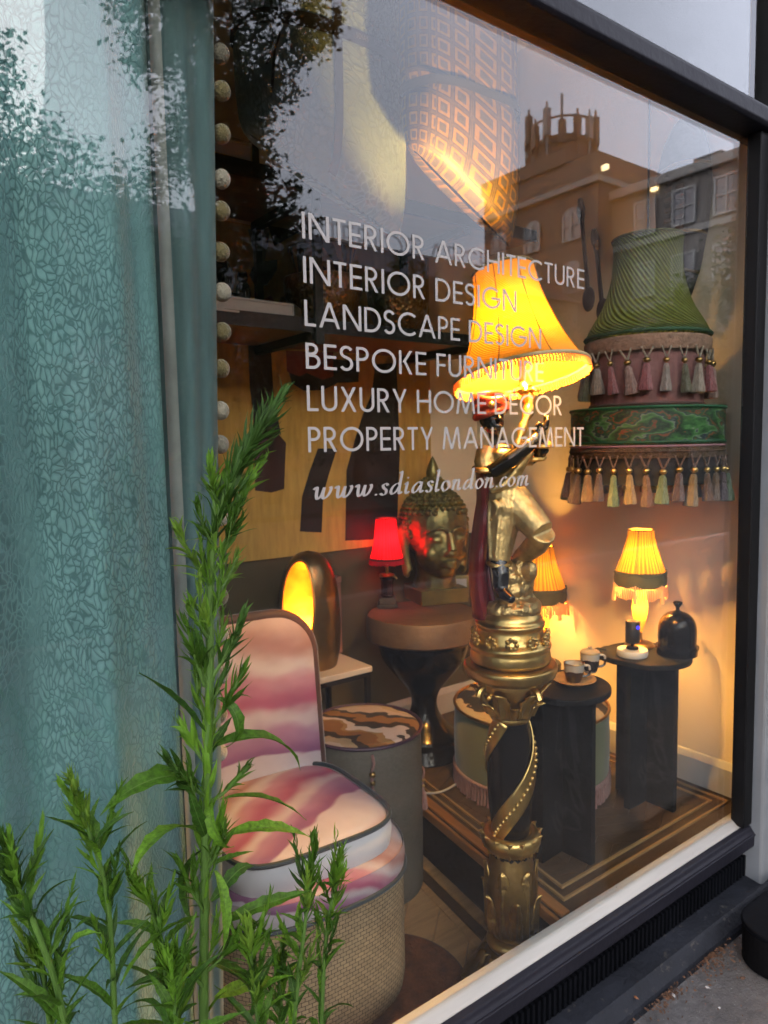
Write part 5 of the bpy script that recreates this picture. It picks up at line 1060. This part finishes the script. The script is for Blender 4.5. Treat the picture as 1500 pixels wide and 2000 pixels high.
vs_ = [(dr_(z) * math.cos(a), dr_(z) * math.sin(a), z) for row in grid_ for a, z in row]; fs_ = []
for j in range(nv):
    for i in range(nu):
        a, z = grid_[j][i]
        if not inside(a + math.pi / nu, z + .19 / nv): fs_.append((j * nu + i, j * nu + (i + 1) % nu, (j + 1) * nu + (i + 1) % nu, (j + 1) * nu + i))
mb.add(vs_, fs_); o = mb.build('dome_shell', mat('brown_bronze', (.20, .13, .06), .3, .9, var=.2), dl); o.data.materials.append(mat('gold_leaf_inside', (.85, .50, .12), .45, .75, var=.3, scale=8, bump=.4, bscale=20)); q = o.modifiers.new('solid', 'SOLIDIFY'); q.thickness = .0035; q.offset = -1; q.material_offset = 1; q.material_offset_rim = 1
rim_ = []
for k in range(65):
    t = k * math.pi / 32; z = OZ + OH * math.sin(t); r_ = dr_(z); a = OA + OW * math.cos(t) * .1 / max(r_, .03); rim_.append(((r_ + .001) * math.cos(a), (r_ + .001) * math.sin(a), z))
MB().tube(rim_, .0042, 7).build('opening_rim', M['gold'], dl)
MB().lathe([(0, .002), (.075, .002), (.075, .01), (0, .012)], 28).build('lamp_base', M['golddk'], dl)
bulb(dl, (.015, .03, .10), 5, (1, .34, .035), .016)
pb = thing('pink_box', 'small dusty pink box behind the dome lamp', 'box', (1.33, 2.10, DZ + .001), 0); MB().box(-.035, .018, -.03, .03, 0, .25).build('box_body', mat('dusty_pink', (.36, .15, .11), .7), pb, smooth=False, bevel=.002); MB().box(-.037, .02, -.032, .032, .2505, .272).build('lid', bpy.data.materials['dusty_pink'], pb, smooth=False, bevel=.002)

# ------------------------------------------------------------------ upholstered stools and the pink chair
def sup(r, a, e=2.0, ax=1, ay=1):
    c, s = math.cos(a), math.sin(a); k = (abs(c) ** e + abs(s) ** e) ** (-1 / e); return r * k * c * ax, r * k * s * ay
def drum(par, name, r, z0, z1, m_, e=2.0, n=72, ax=1, ay=1, bulge=.0, nv=10, rbot=0):
    def f(u, v):
        a = u * 2 * math.pi; rr = r * (1 + bulge * math.sin(v * math.pi)) - rbot * max(0, 1 - v * 6) ** 2; x, y = sup(rr, a, e, ax, ay); return (x, y, lin(z0, z1, v))
    return MB().grid(f, n, nv, uvf=lambda u, v: (u * 6.283 * r, v * (z1 - z0))).build(name, m_, par)
def disc(par, name, r, z, m_, e=2.0, ax=1, ay=1, dome=.012, n=64, edge=.008):
    def f(u, v):
        a = u * 2 * math.pi; x, y = sup(r * v, a, e, ax, ay); return (x, y, z + dome * (1 - v ** 2) - (edge * max(0, (v - .9) / .1) ** 2))
    return MB().grid(f, n, 16, uvf=lambda u, v: (u, v)).build(name, m_, par)
def pipe(par, name, r, z, th_, m_, e=2.0, ax=1, ay=1, n=80, tilt=0):
    return MB().tube([(*sup(r, 2 * math.pi * k / n, e, ax, ay), z) for k in range(n + 1)], th_, 7, caps=False).build(name, m_, par)
PPT = band_mat('painted_stool_top', [(0, (.5, .36, .2)), (.14, (.02, .016, .014)), (.24, (.30, .13, .03)), (.40, (.40, .24, .08)), (.46, (.75, .62, .52)), (.55, (.72, .6, .5)), (.57, (.03, .025, .02)), (.68, (.34, .16, .04)), (.82, (.05, .04, .03)), (.9, (.62, .46, .34)), (1, (.5, .36, .2))], (.5, .9, 0), 3.2, .34, 7, .7, 'CONSTANT', stretch=(.8, 1, 1))
ps = thing('painted_stool', 'round grey linen stool with abstract painted top and plum piping', 'stool', (1.172, 1.70, 0), VIEW)
drum(ps, 'linen_body', .172, .004, .478, M['linen2'], bulge=.01); disc(ps, 'seat_top', .170, .484, PPT, dome=.008); pipe(ps, 'piping', .173, .480, .0055, M['plumpipe'])
ROSE = Tt('rose_cord', (.45, .20, .17))
def pull(par, loc, lab=None, s=1.0):
    mb = MB().lathe(smoothprof([(.003, -.05), (.006, -.056), (.009, -.07), (.012, -.10), (.006, -.101), (0, -.10)], 14), 12); o = mb.build('tassel', ROSE, par); o.location = loc; o.scale = (s, s, s)
    MB().tube([(0, 0, .015), (.003, -.002, 0), (-.002, 0, -.02), (0, 0, -.05)], .003, 6).build('cord', ROSE, o); MB().ball((0, 0, -.022), .006, 10, 6).ball((0, 0, -.038), .005, 10, 6).build('bead', M['brass'], o)
pull(ps, (.030, -.180, .445), s=1.5); pull(ps, (.176, -.015, .34), s=1.1)
gp = thing('green_fringe_stool', 'round sage green stool with gold piping and long rose fringe', 'stool', (1.73, 1.545, PZ + .001), VIEW)
drum(gp, 'felt_body', .245, .045, .262, mat('sage_felt', (.15, .17, .085), .85, sheen=.4, var=.15), bulge=.015); disc(gp, 'seat_top', .243, .268, band_mat('black_cream_print', [(0, (.5, .40, .26)), (.34, (.02, .02, .025)), (.62, (.02, .025, .03)), (.72, (.45, .34, .2)), (1, (.5, .4, .26))], (.8, .5, 0), 7, .16, 8, .7, 'CONSTANT'), dome=.01)
pipe(gp, 'piping', .246, .264, .005, M['golddk']); pipe(gp, 'fringe_braid', .247, .062, .006, ROSE); fringe(gp, .249, .060, .058, 120, ROSE, name='rope_fringe', thick=.0042, r2=1.0)

WC = [(p, tuple(x * .74 for x in c)) for p, c in [(0, (.86, .78, .82)), (.20, (.78, .68, .74)), (.22, (.36, .13, .31)), (.33, (.54, .28, .46)), (.40, (.78, .66, .72)), (.49, (.52, .13, .27)), (.60, (.66, .32, .44)), (.68, (.82, .72, .76)), (.80, (.52, .28, .28)), (.90, (.70, .50, .50)), (1, (.86, .78, .82))]]
WC1 = band_mat('watercolour_fabric', WC, (.10, 0, 1), 2.0, .18, 4.5, .7, 'EASE', off=.02, stretch=(.7, 1, 1.4)); WC2 = band_mat('watercolour_fabric_seat', WC, (-.50, .9, 0), 2.4, .26, 3.6, .7, 'EASE', off=.18, stretch=(.8, 1, 1)); WC3 = band_mat('watercolour_fabric_pad', WC, (.6, .3, 1.6), 3.2, .12, 8, .7, 'EASE', off=.6)
ch = thing('pink_chair', 'low round chair in pink watercolour fabric with hessian barrel base', 'chair', (.772, 1.435, 0), R(-3))
EB, EC = 3.0, 4.2
drum(ch, 'barrel_base', .240, .012, .325, M['linen'], EB, rbot=.025); pipe(ch, 'lower_piping', .243, .329, .0055, M['navypipe'], EB)
drum(ch, 'seat_pad', .241, .331, .382, WC3, EB, bulge=.01); disc(ch, 'pad_top', .239, .382, WC3, EB, dome=.0)
drum(ch, 'cushion_side', .199, .381, .447, mat('white_cotton', (.78, .78, .82), .8, sheen=.2, var=.06), EC, bulge=.025); pipe(ch, 'cushion_piping', .2005, .449, .0058, M['navypipe'], EC)
disc(ch, 'cushion_top', .1985, .449, WC2, EC, dome=.024)
BW, BTOP, BR, cy = .192, .848, .11, .205
def bhw(z): return BW if z < BTOP - BR else BW - BR + math.sqrt(max(0, BR ** 2 - (z - BTOP + BR) ** 2))
def by(x, z): return cy - .35 * x * x + .10 * (z - .4)
def bf(u, v, yy):
    z = lin(.36, BTOP, 1 - (1 - v) ** 1.25); x = (u - .5) * 2 * bhw(z); e_ = max(abs(u - .5) * 2, 0); pf_ = (1 - e_ ** 6) * (1 - max(0, (z - BTOP + .06) / .06) ** 2)
    return (x, by(x, z) - yy * (.35 + .65 * pf_), z)
MB().grid(lambda u, v: bf(u, v, .034), 28, 36).build('backrest_front', WC1, ch); MB().grid(lambda u, v: bf(u, v, -.026), 28, 36).build('backrest_rear', M['brownpipe'], ch)
per = [(-BW, .36 + .045 * k) for k in range(9)] + [(-BW + BR + BR * math.cos(R(180 - 6 * k)), BTOP - BR + BR * math.sin(R(180 - 6 * k))) for k in range(16)] + [(x, BTOP) for x in (-.06, 0, .06)] + [(BW - BR + BR * math.cos(R(90 - 6 * k)), BTOP - BR + BR * math.sin(R(90 - 6 * k))) for k in range(16)] + [(BW, .36 + .045 * k) for k in range(8, -1, -1)]
MB().tube([(x * 1.003, by(x, z) + .002, z + .002) for x, z in per], .0165, 10, flat=1.0).build('backrest_border', M['brownpipe'], ch)
rg = thing('rust_floor_disc', 'rust brown round floor mat under the pink chair', 'mat', (.955, 1.30, .0045)); MB().lathe([(0, 0), (.185, 0), (.19, .004), (.186, .009), (0, .009)], 56).build('mat_face', M['rust'], rg); pipe(rg, 'edge', .1895, .005, .003, M['brownpipe'])
ch.location.z = .0145
for i, (pts, lab) in enumerate(([((797, 1492), (835, 1478), (868, 1462), (900, 1440)), 'white cable lying on the platform behind the stool, upper one'], [((797, 1542), (835, 1549), (865, 1545), (900, 1526)), 'white cable lying on the platform behind the stool, lower one'])):
    lone('white_cable', MB().tube(spline([onZ(x, y, PZ + .008) for x, y in pts], 20), .0036, 7), M['cable'], lab, 'cable')
lone('black_cable', MB().tube(spline([(1.83, 1.33, TT + .004), (1.79, 1.345, TT + .002), (1.775, 1.35, .55), (1.79, 1.36, .35), (1.80, 1.37, PZ + .006)], 24), .0028, 6), M['steel'], 'black lamp cable hanging behind the marble table', 'cable')

# ------------------------------------------------------------------ on the pavement
tr_ = thing('black_trough', 'black round ended trough standing on the pavement', 'trough', (1.722, -.03, -.025))
def trp(o_): return [(.9, .742 - o_), (.9, .898 + o_ * 0)] + [(.078 - (.078 + o_) * math.cos(R(a)), .82 + (.078 + o_) * math.sin(R(a))) for a in range(85, -86, -10)]
MB().prism(trp(0), .003, .098).build('body', mat('black_rubber', (.005, .005, .006), .8, bump=.3, spec=.1), tr_, smooth=False, bevel=.004); MB().prism(trp(.004), .0985, .112).build('lid', M['navydark'], tr_, smooth=False, bevel=.004)
DBM = [mat('dry_leaf', (.15, .075, .04), .9, var=.5, scale=40), mat('white_scrap', (.6, .6, .6), .8), mat('orange_leaf', (.42, .16, .06), .8)]
def scrap(px, py, L, W, m_, nm, lab, cat, z=.004):
    p = onZ(px, py, z); a = rnd.uniform(0, 3.14); mb = MB()
    pts = [(-L, 0, .001), (-L * .3, W, .003), (L * .5, W * .8, .0015), (L, .1 * W, .004), (L * .4, -W, .002), (-L * .4, -W * .7, .0005)]
    mb.add(pts + [(0, 0, .005)], [(i, (i + 1) % 6, 6) for i in range(6)] + [(5, 4, 3, 2, 1, 0)]); o = mb.build(nm, m_, smooth=False); o.location = p; o.rotation_euler = (0, 0, a); tag(o, lab, cat)
scrap(1382, 1930, .006, .004, DBM[1], 'paper_scrap', 'white paper scrap on the pavement nearest the trough', 'litter'); scrap(1405, 1970, .004, .003, DBM[1], 'paper_scrap', 'tiny white scrap low on the pavement', 'litter')
scrap(1316, 1946, .006, .004, DBM[1], 'paper_scrap', 'pale scrap in the leaf litter by the ledge', 'litter', .012); scrap(1450, 1911, .010, .006, DBM[0], 'dead_leaf', 'curled brown leaf on the pavement below the trough', 'leaf'); scrap(1243, 1950, .006, .004, DBM[2], 'dead_leaf', 'small orange leaf lying on the dark ledge', 'leaf', .013)
mb = MB()
for cx_, cy_, n_, sp in ((1400, 1872, 260, .035), (1312, 1945, 130, .018), (1380, 1900, 80, .05), (1290, 1975, 90, .04), (1350, 1950, 40, .12)):
    c = onZ(cx_, cy_, 0)
    for k in range(n_):
        x, y = c.x + rnd.gauss(0, sp * 1.3), min(.889, c.y + rnd.gauss(0, sp * .45)); L = rnd.uniform(.0015, .006); a = rnd.uniform(0, 6.28); z = .002 + abs(rnd.gauss(0, .003)) * (1 if sp < .04 else .3)
        mb.add([(x - L * math.cos(a), y - L * math.sin(a), z), (x + L * .4 * math.sin(a), y - L * .4 * math.cos(a), z + .002), (x + L * math.cos(a), y + L * math.sin(a), z + .001), (x - L * .4 * math.sin(a), y + L * .4 * math.cos(a), z - .001)], [(0, 1, 2, 3)])
o = mb.build('leaf_litter', DBM[0], smooth=False, kind='stuff'); o['label'] = 'crumbled dry leaf litter along the foot of the ledge'; o['category'] = 'litter'

# ------------------------------------------------------------------ tall weeds in front of the pane
def leaf_mat(name, c, tr):
    m = mat(name, c, .5, var=.5, scale=22, trans=tr, spec=.3); nt, b = parts_of(m); tc = [n for n in nt.nodes if n.type == 'TEX_COORD'][0]
    rp = [n for n in nt.nodes if n.type == 'VALTORGB'][0]; sx = N(nt, 'SeparateXYZ'); nt.links.new(tc.outputs['UV'], sx.inputs[0])
    r2 = ramp(nt, [(0, (1, 1, 1)), (.045, (.6, .6, .6)), (.08, (0, 0, 0)), (.93, (0, 0, 0)), (1, (.5, .5, .5))]); nt.links.new(sx.outputs[0], r2.inputs[0])
    mx = N(nt, 'MixRGB'); mx.inputs[2].default_value = (.11, .20, .045, 1); nt.links.new(r2.outputs[0], mx.inputs[0]); nt.links.new(rp.outputs[0], mx.inputs[1])
    for l in list(nt.links):
        if l.from_node == rp and l.to_node != mx: s_ = l.to_socket; nt.links.remove(l); nt.links.new(mx.outputs[0], s_)
    wv = N(nt, 'TexWave', i_Scale=3.0, i_Distortion=2.0); nt.links.new(tc.outputs['UV'], wv.inputs['Vector']); bp = N(nt, 'Bump', i_Strength=.25, i_Distance=.004); nt.links.new(wv.outputs['Fac'], bp.inputs['Height']); nt.links.new(bp.outputs[0], b.inputs['Normal'])
    return m
LF = [leaf_mat('weed_leaf', (.098, .245, .020), .32), leaf_mat('weed_leaf_light', (.19, .42, .035), .34), leaf_mat('weed_leaf_dark', (.052, .145, .016), .26), leaf_mat('weed_leaf_young', (.24, .44, .05), .34)]
STM = mat('weed_stem', (.11, .24, .035), .6, var=.25, scale=30, bump=.4, bscale=200, stretch=(3, 3, .5))
def leaf_geo(mb, curve, wid, twist=0, ser=.12, rows=11, Mx=None, sd=0, scale=1.0):
    rr = random.Random(sd); uv = []; v = []; f = []; x = z = 0; ang = .0
    for j in range(rows + 1):
        t = j / rows
        w_ = wid * (math.sin(math.pi * min(1, (t * .93 + .045)) ** .8) ** 1.1) * (1 + ser * (1 if j % 2 else -1) * (0.3 < t < .92)); tw = twist * t
        for i, s_ in enumerate((-1, -.5, 0, .5, 1)):
            up = abs(s_) * w_ * .38 + (rr.uniform(-.006, .006) if s_ else 0); y0 = s_ * w_
            v.append((x - up * math.sin(ang), y0 * math.cos(tw) - up * math.sin(tw) * .5, z + up * math.cos(ang) + y0 * math.sin(tw)))
            uv.append((abs(s_), t))
        ang = curve(t); x += math.cos(ang) / rows; z += math.sin(ang) / rows
    for j in range(rows):
        for i in range(4): a = j * 5 + i; f.append((a, a + 1, a + 6, a + 5))
    if mb.uv is None: mb.uv = []
    mb.uv += uv; return mb.add(v, f, Mx)
CV = [lambda t: .25 - .9 * t, lambda t: .55 - 1.7 * t, lambda t: .1 - .35 * t, lambda t: .7 - 2.6 * t, lambda t: -.1 + .5 * t, lambda t: .35 - .7 * t + .5 * math.sin(5 * t)]
LEAFS = [[leaf_geo(MB(), c, w_, tw, sd=i * 7 + k).mesh('leaf', LF[k]) for k in range(3)] for i, (c, w_, tw) in enumerate(zip(CV, (.075, .082, .068, .075, .065, .085), (.3, -.5, .2, .9, -.2, .6)))]
def frame(d, roll):
    d = d.normalized(); up = Vector((0, 0, 1)) if abs(d.z) < .97 else Vector((0, -1, 0)); y = up.cross(d).normalized(); z = d.cross(y)
    return Matrix((d, y, z)).transposed().to_4x4() @ Matrix.Rotation(roll, 4, 'X')
def put_leaf(par, p, tip, var, k, roll=0, L=None, ws=1.0):
    d = tip - p; L = L or d.length * 1.06; o = link('leaf', LEAFS[var][k], par)
    o.matrix_local = Matrix.Translation(p) @ frame(d, roll) @ Matrix.Diagonal((L, L * ws, L, 1)); return o
def shoot(par, path, n, l0, l1, spread, seed, w_=.085, dens_top=1.4, name='shoot'):
    rr = random.Random(seed); mb = MB(); m = len(path) - 1
    for k in range(n):
        t = (k / n) ** (1 / dens_top); i = min(int(t * m), m - 1); p = path[i].lerp(path[i + 1], t * m - i); ax = (path[min(i + 1, m)] - path[i]).normalized(); a = k * 2.4 + rr.uniform(-.3, .3)
        q = ax.orthogonal().normalized(); q.rotate(Matrix.Rotation(a, 3, ax)); sp = lin(spread, spread * .35, t ** 2) * rr.uniform(.7, 1.25); d = (ax * math.cos(sp) + q * math.sin(sp)); L = lin(l0, l1, t) * rr.uniform(.65, 1.2)
        cv = CV[rr.choice((0, 2, 4, 4, 5))]; ny = d.cross(ax); ny = ny.normalized() if ny.length > 1e-4 else q; zf = d.cross(ny) * -1
        Mx = Matrix.Translation(p) @ Matrix((d, -ny, zf if zf.dot(ax) > 0 else -zf)).transposed().to_4x4() @ Matrix.Rotation(rr.uniform(-.5, .5), 4, 'X') @ Matrix.Diagonal((L, L, L, 1)); leaf_geo(mb, cv, w_ * rr.uniform(.7, 1.15), rr.uniform(-.6, .6), .10, 7, Mx, k)
    o = mb.build(name, LF[rr.choice((1, 1, 0, 0, 3, 2))], par, kind='stuff'); return o
def pth(pts, Y, n=24, dy=0): return spline([onY(x, y, Y + dy * i / max(1, len(pts) - 1)) for i, (x, y) in enumerate(pts)], n)
def weed(pts, Y, lab, rad, n_leaf, leafL, tipn, seed, n_sh=5):
    rr = random.Random(seed); P = pth(pts, Y); b = P[-1]; foot = Vector((b.x + rr.uniform(-.01, .01), b.y + .0, 0.0))
    P2 = P + spline([b, b.lerp(foot, .5) + Vector((rr.uniform(-.015, .015), 0, 0)), foot], 10)[1:]; t = thing('weed_plant', lab, 'plant', foot, 0, 'weeds growing at the foot of the window')
    Pl = [p - foot for p in P2]; m = len(Pl) - 1; MB().tube(Pl, [lin(rad * .4, rad, min(1, k / 16)) for k in range(m + 1)], 8).build('stem', STM, t)
    top = [Pl[k] for k in range(7, -1, -1)]; shoot(t, top, int(tipn * 1.3), .046, .026, .48, seed + 1, .075)
    for k in range(n_leaf):
        f_ = lin(.10, .80, (k + rr.random() * .6) / n_leaf); i = int(f_ * m); p = Pl[i]; a = k * 2.4 + seed; up = rr.uniform(.8, 2.2) * (1.1 - f_ * .6); d = Vector((math.cos(a), math.sin(a) * .8, up)).normalized(); L = leafL * rr.uniform(.6, 1.15) * lin(.6, 1.15, min(1, f_ * 1.8))
        put_leaf(t, p, p + d * L, rr.choice((0, 0, 1, 2, 5)), rr.choice((0, 0, 1, 2)), rr.uniform(-.6, .6), L)
    for k in range(n_sh):
        f_ = lin(.18, .62, (k + .5) / n_sh); i = int(f_ * m); p = Pl[i]; a = k * 2.6 + seed * 1.3; d = Vector((math.cos(a) * .45, math.sin(a) * .4, 1)).normalized(); shoot(t, [p, p + d * .03, p + d * .07 + Vector((0, 0, .01))], 18, .040, .022, .45, seed + 20 + k, .075)
    return t
# the tall one
Y0 = .83; mp_ = [(538, 790), (516, 825), (490, 868), (455, 930), (425, 1010), (412, 1100), (410, 1250), (408, 1420), (403, 1600), (399, 1800), (398, 2000)]
P = pth(mp_, Y0, 50); b = P[-1]; foot = Vector((b.x, b.y, 0)); P2 = P + spline([b, b.lerp(foot, .5) + Vector((.01, 0, 0)), foot], 12)[1:]
tp = thing('weed_plant', 'tallest weed with bent leafy tip in front of the curtain edge', 'plant', foot, 0, 'weeds growing at the foot of the window'); Pl = [p - foot for p in P2]
MB().tube(Pl, [lin(.0016, .0048, min(1, k / 24)) if k < 24 else lin(.0048, .0066, (k - 24) / 38) for k in range(len(Pl))], 10).build('stem', STM, tp)
shoot(tp, [Pl[k] for k in range(16, -1, -1)], 120, .062, .036, .55, 5, .060, 1.25, 'tip_shoot'); shoot(tp, [Pl[k] for k in range(24, 10, -1)], 44, .062, .05, .60, 6, .065, 1.0); shoot(tp, [Pl[k] for k in range(44, 22, -1)], 60, .065, .05, .42, 8, .065, 1.0); shoot(tp, [Pl[k] for k in range(56, 40, -1)], 26, .06, .05, .5, 9, .07, 1.0)
def lp(x, y, dy=0): return onY(x, y, Y0 + dy) - foot
for i, (a, b_p, n_, l0, dy) in enumerate((((420, 1015), (414, 905), 22, .040, .0), ((405, 1135), (348, 1035), 24, .042, -.02), ((425, 1080), (470, 985), 26, .05, -.02), ((415, 1170), (462, 1090), 18, .045, .02), ((410, 1250), (372, 1180), 16, .045, -.02),
    ((410, 1330), (468, 1215), 24, .05, -.02), ((400, 1340), (366, 1225), 26, .048, -.01), ((412, 1420), (475, 1310), 26, .045, -.03), ((440, 1000), (505, 905), 20, .05, .01), ((410, 1500), (360, 1420), 18, .05, .02), ((405, 1560), (330, 1480), 22, .05, -.02), ((405, 1570), (480, 1500), 16, .04, .02), ((403, 1700), (440, 1620), 16, .045, -.03), ((402, 1780), (350, 1690), 16, .05, .02), ((400, 1900), (460, 1830), 16, .05, -.02), ((400, 1930), (345, 1850), 16, .05, -.03))):
    A, B = lp(*a), lp(*b_p, dy); mid = A.lerp(B, .5) + Vector((0, 0, -.006)); pa = spline([A, mid, B], 8); MB().tube(pa, [lin(.003, .0012, k / 8) for k in range(9)], 6).build('side_stem', STM, tp); shoot(tp, pa[2:], n_, l0, l0 * .6, .55, 40 + i, .08, 1.2)
rs = random.Random(31)
for i, py in enumerate([*range(985, 1400, 44), *range(1410, 1960, 95)]):          # leafy side shoots hugging the stem
    sd_ = 1 if i % 2 else -1; px0 = lin(428, 400, min(1, (py - 985) / 500)); h_ = rs.uniform(75, 125); ox = sd_ * rs.uniform(14, 42); dy = rs.uniform(-.035, .02)
    A, B = lp(px0, py), lp(px0 + ox, py - h_, dy); pa = spline([A, A.lerp(B, .5) + Vector((.004 * sd_, 0, -.004)), B], 8); MB().tube(pa, [lin(.0024, .001, k / 8) for k in range(9)], 6).build('side_stem', STM, tp); shoot(tp, pa[1:], 20, .040, .022, .42, 300 + i, .075, 1.3)
for i, (a, b_p, v_, k_, dy, rl_) in enumerate((((425, 1362), (492, 1478), 3, 0, -.03, .2), ((425, 1455), (614, 1470), 1, 0, -.02, .2), ((430, 1562), (600, 1572), 0, 0, -.03, -.3), ((440, 1632), (606, 1612), 0, 1, -.03, .1), ((395, 1535), (190, 1550), 1, 0, -.02, -.2), ((392, 1628), (240, 1668), 1, 1, -.04, .3),
    ((388, 1792), (228, 1885), 0, 1, -.05, .5), ((400, 1430), (286, 1312), 2, 2, .01, .3), ((440, 1800), (598, 1736), 2, 0, -.04, .3), ((440, 1785), (568, 1900), 1, 0, -.05, -.4), ((412, 1560), (444, 1700), 3, 1, -.05, .8), ((420, 1700), (452, 1850), 0, 1, -.05, -.6), ((385, 1850), (300, 1990), 1, 2, .02, .2), ((395, 1660), (352, 1800), 1, 2, .02, .5),
    ((400, 1900), (250, 1915), 0, 2, .03, -.3), ((410, 1880), (520, 1990), 1, 2, -.02, .2), ((420, 1950), (540, 1905), 2, 1, .03, .4), ((385, 1960), (290, 2040), 0, 0, -.04, .2), ((395, 1740), (320, 1690), 2, 2, .03, .4), ((405, 1480), (450, 1400), 2, 2, .03, .2), ((404, 1640), (372, 1560), 4, 2, -.03, .5), ((410, 1690), (490, 1660), 2, 0, -.02, .1), ((412, 1760), (500, 1700), 5, 2, .02, .3),
    ((410, 2010), (470, 2120), 1, 0, -.05, .1), ((395, 2010), (300, 2110), 1, 0, -.03, .1), ((405, 1310), (380, 1230), 4, 2, -.02, .4), ((412, 1210), (440, 1130), 4, 0, -.02, .2), ((412, 1150), (392, 1075), 4, 2, .02, .2))):
    put_leaf(tp, lp(*a), lp(*b_p, dy), v_, k_, rl_, None, 1.35)
for i, (pts, Y, lab, rd, nl, ll, tn, nsh) in enumerate((
    ([(8, 1650), (35, 1730), (62, 1792), (107, 1913), (128, 2010)], .80, 'leftmost weed leaning in front of the curtain', .0034, 20, .075, 46, 5), ([(145, 1535), (172, 1620), (205, 1727), (219, 1867), (225, 2010)], .82, 'second weed from the left in front of the curtain', .0032, 20, .075, 44, 6),
    ([(268, 1725), (299, 1787), (322, 1890), (330, 2010)], .86, 'short weed between the curtain weeds and the tallest weed', .003, 18, .07, 36, 4), ([(612, 1650), (604, 1740), (595, 1810), (582, 1920), (572, 2020)], .81, 'slim weed in front of the pink cushion', .003, 30, .055, 40, 5),
    ([(665, 1672), (652, 1740), (640, 1806), (632, 1900), (628, 2020)], .84, 'rightmost weed in front of the hessian barrel', .003, 30, .055, 40, 6), ([(484, 1815), (492, 1880), (500, 1940), (505, 2030)], .80, 'short bushy weed just right of the tallest stem', .003, 24, .07, 42, 5),
    ([(330, 1880), (340, 1950), (345, 2040)], .79, 'low weed at the foot of the tallest stem', .003, 16, .075, 30, 4), ([(545, 1890), (548, 1950), (545, 2040)], .87, 'low weed between the two slim right hand weeds and the tall one', .003, 24, .06, 30, 4), ([(75, 1860), (90, 1940), (100, 2040)], .85, 'low leafy weed behind the leftmost weed', .0028, 14, .07, 28, 4))):
    weed(pts, Y, lab, rd, nl, ll, tn, 100 + 9 * i, nsh)
